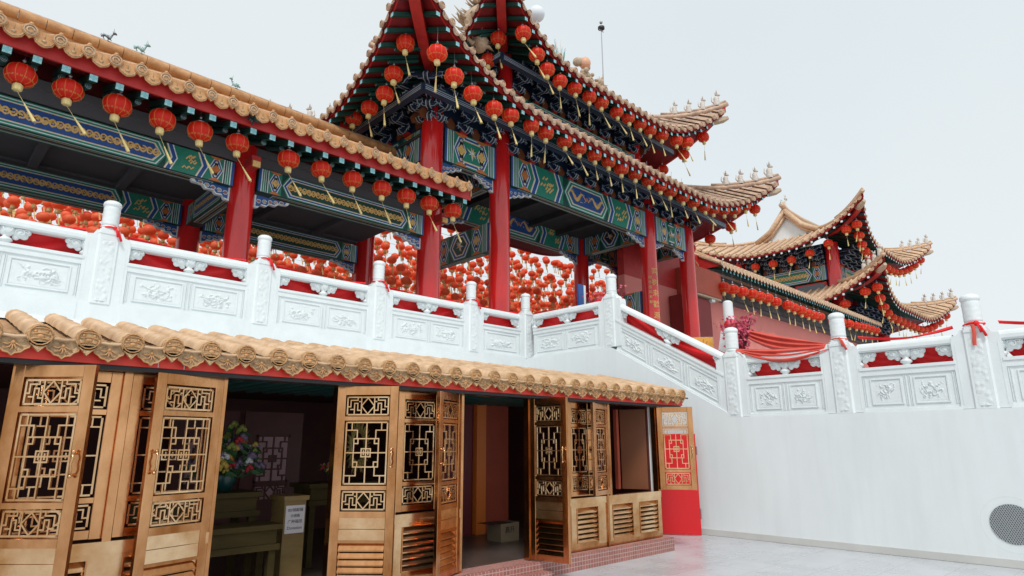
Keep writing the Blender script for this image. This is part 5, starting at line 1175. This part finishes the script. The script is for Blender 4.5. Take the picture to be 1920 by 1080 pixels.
def bouquet(x,y,z,s,label,seed,n=44):
    rnd=random.Random(seed); t=thing('flower_arrangement',label,'flowers',(x,y,z)); b=MB(); b.lathe([(.0,0),(.07*s,0),(.10*s,.08*s),(.13*s,.16*s),(.12*s,.2*s)],12,mat('teal_vase',(.01,.05,.05),.3),(x,y,z)); b.build('vase',t)
    g=MB(); f=MB(); cols=[mat('orange_petal',(.55,.16,.02),.6),mat('yellow_petal',(.45,.32,.06),.6),mat('white_petal',(.55,.58,.6),.6),mat('lilac_petal',(.16,.12,.2),.6),mat('red_petal',(.4,.02,.03),.6),mat('lime_petal',(.22,.25,.05),.6),mat('lilac_petal',(0,0,0))]
    for k in range(n):
        a=rnd.uniform(0,6.28); r_=s*.42*math.sqrt(rnd.random()); h=s*(.25+.65*rnd.random()*(1-r_/(s*.6))); p=(x+r_*math.cos(a),y+r_*math.sin(a)*.6,z+h)
        g.tube([(x,y,z+.15*s),((x+p[0])/2,(y+p[1])/2,z+h*.6),p],.006,4,leaf); c=rnd.choice(cols); R_=s*rnd.uniform(.03,.065)
        for j in range(7): t_=j*.9; f.ball((p[0]+R_*.6*math.cos(t_),p[1]+R_*.4*math.sin(t_),p[2]+R_*.5*math.sin(t_*1.7)),R_*.55,c,6,4)
        for j in range(2): u=rnd.uniform(0,6.28); g.add([p,(p[0]+.09*s*math.cos(u),p[1]+.05*s*math.sin(u),p[2]-.03*s),(p[0]+.16*s*math.cos(u),p[1]+.09*s*math.sin(u),p[2]-.08*s),(p[0]+.06*s*math.cos(u+.5),p[1]+.05*s*math.sin(u+.5),p[2]-.07*s)],[(0,1,2,3)],leaf)
    g.build('stems',t); f.build('flower_heads',t)
bouquet(2.76,7.4,1.10,.92,'large mixed bouquet of orange, yellow, white and lilac flowers',4,80)
bouquet(4.15,7.6,1.14,.42,'small bouquet with white orchids at the right of the flower room',6,22)
# inner lattice doors
for x0 in (2.62,3.55):
    t=thing('inner_door','dark red inner door with pale lattice %s'%('on the left behind the flowers' if x0<3 else 'above the donation box'),'door',(x0,9.0,.2))
    b=MB(); b.box((x0,9.0,.2),(x0+.85,9.04,2.05),reddark); b.build('door_panel',t); b=MB(); b.box((x0+.2,8.992,1.10),(x0+.65,8.998,1.72),mat('lit_pane',(.55,.33,.36),.6)); b.box((x0+.2,8.992,.86),(x0+.65,8.998,1.05),mat('lit_pane',(0,0,0))); b.build('pane',t)  # pale pink panes paint in the light caught behind the lattice
    b=MB(); lat_big(b,x0+.2,x0+.65,1.10,1.72,8.985,reddark,.02); lat_small(b,x0+.2,x0+.65,.86,1.05,8.985,reddark,.018); b.build('lattice',t)
t=thing('inner_partition','dark red partition and orange pillar inside the second doorway','wall',(6.9,8.2,.2)); b=MB(); b.box((6.4,8.2,.2),(7.0,8.3,2.3),mat('maroon_panel',(.16,.02,.025),.5)); b.build('panel',t); b=MB(); b.box((7.02,8.12,.2),(7.22,8.35,2.3),mat('orange_pillar',(.80,.20,.03),.4)); b.build('pillar',t); b=MB(); b.box((7.3,8.3,.2),(7.9,8.38,2.3),brick); b.build('rear_panel',t)
t=thing('folded_shutter','brown shutter folded back inside the right hand window beside a pale lattice','shutter',(8.8,6.5,.9)); b=MB(); b.T=TZ((8.86,6.08,0),R(112)); b.box((0,-.015,.9),(.42,.015,2.15),mat('brown_panel',(.20,.07,.03),.4)); b.build('panel',t); b=MB(); b.box((8.60,6.47,.9),(8.66,6.53,2.15),brick); b.build('frame',t)
b=MB(); b.box((8.30,6.76,1.1),(8.58,6.765,2.02),white); b.build('reflection_pane',t); b=MB(); lat_big(b,8.30,8.58,1.22,1.78,6.74,reddark,.022); lat_small(b,8.30,8.58,1.82,2.02,6.74,reddark,.018); lat_small(b,8.30,8.58,1.0,1.18,6.74,reddark,.018); b.build('lattice',t)  # white pane paints in the reflection of the pale wall
mb=MB(); b=thing('cardboard_box','dull cardboard box with faint lettering on the floor inside','box',(6.9,7.3,.2)); mb.box((6.75,7.25,.2),(7.12,7.55,.46),mat('cardboard',(.25,.19,.12),.8)); mb.box((6.55,7.24,.46),(7.0,7.56,.462),black); mb.build('carton',b); text('\u9ad8\u5347',.10,TR((6.93,7.246,.36))@RX,ink,b,'lettering',.0005)
t=thing('rafter_ends','row of green round rafter ends under the annex ceiling','beams',(4,6.9,2.25))
for k in range(34): b=MB(); x=1.9+.21*k; b.cyl((x,6.55,2.27),(x,8,2.27),.05,.05,8,mat('verdigris_paint',(.012,.09,.08),.4)); b.build('rafter_end',t)
mb=MB(); rnd=random.Random(9)
for k in range(90):
    a=6.283*k/90; r_=.27+rnd.uniform(-.03,.04); mb.tube([(4.32,7.3+.15*math.cos(a),1.58+.17*math.sin(a)),(4.32+rnd.uniform(-.03,.03),7.3+r_*math.cos(a),1.58+r_*math.sin(a)*1.15)],lambda u:.012*(1-u)+.002,4,mat('straw_yellow',(.55,.45,.15),.6))
tag(mb.build('spiky_wreath'),'spiky yellow green wreath at the right side of the flower room','wreath')
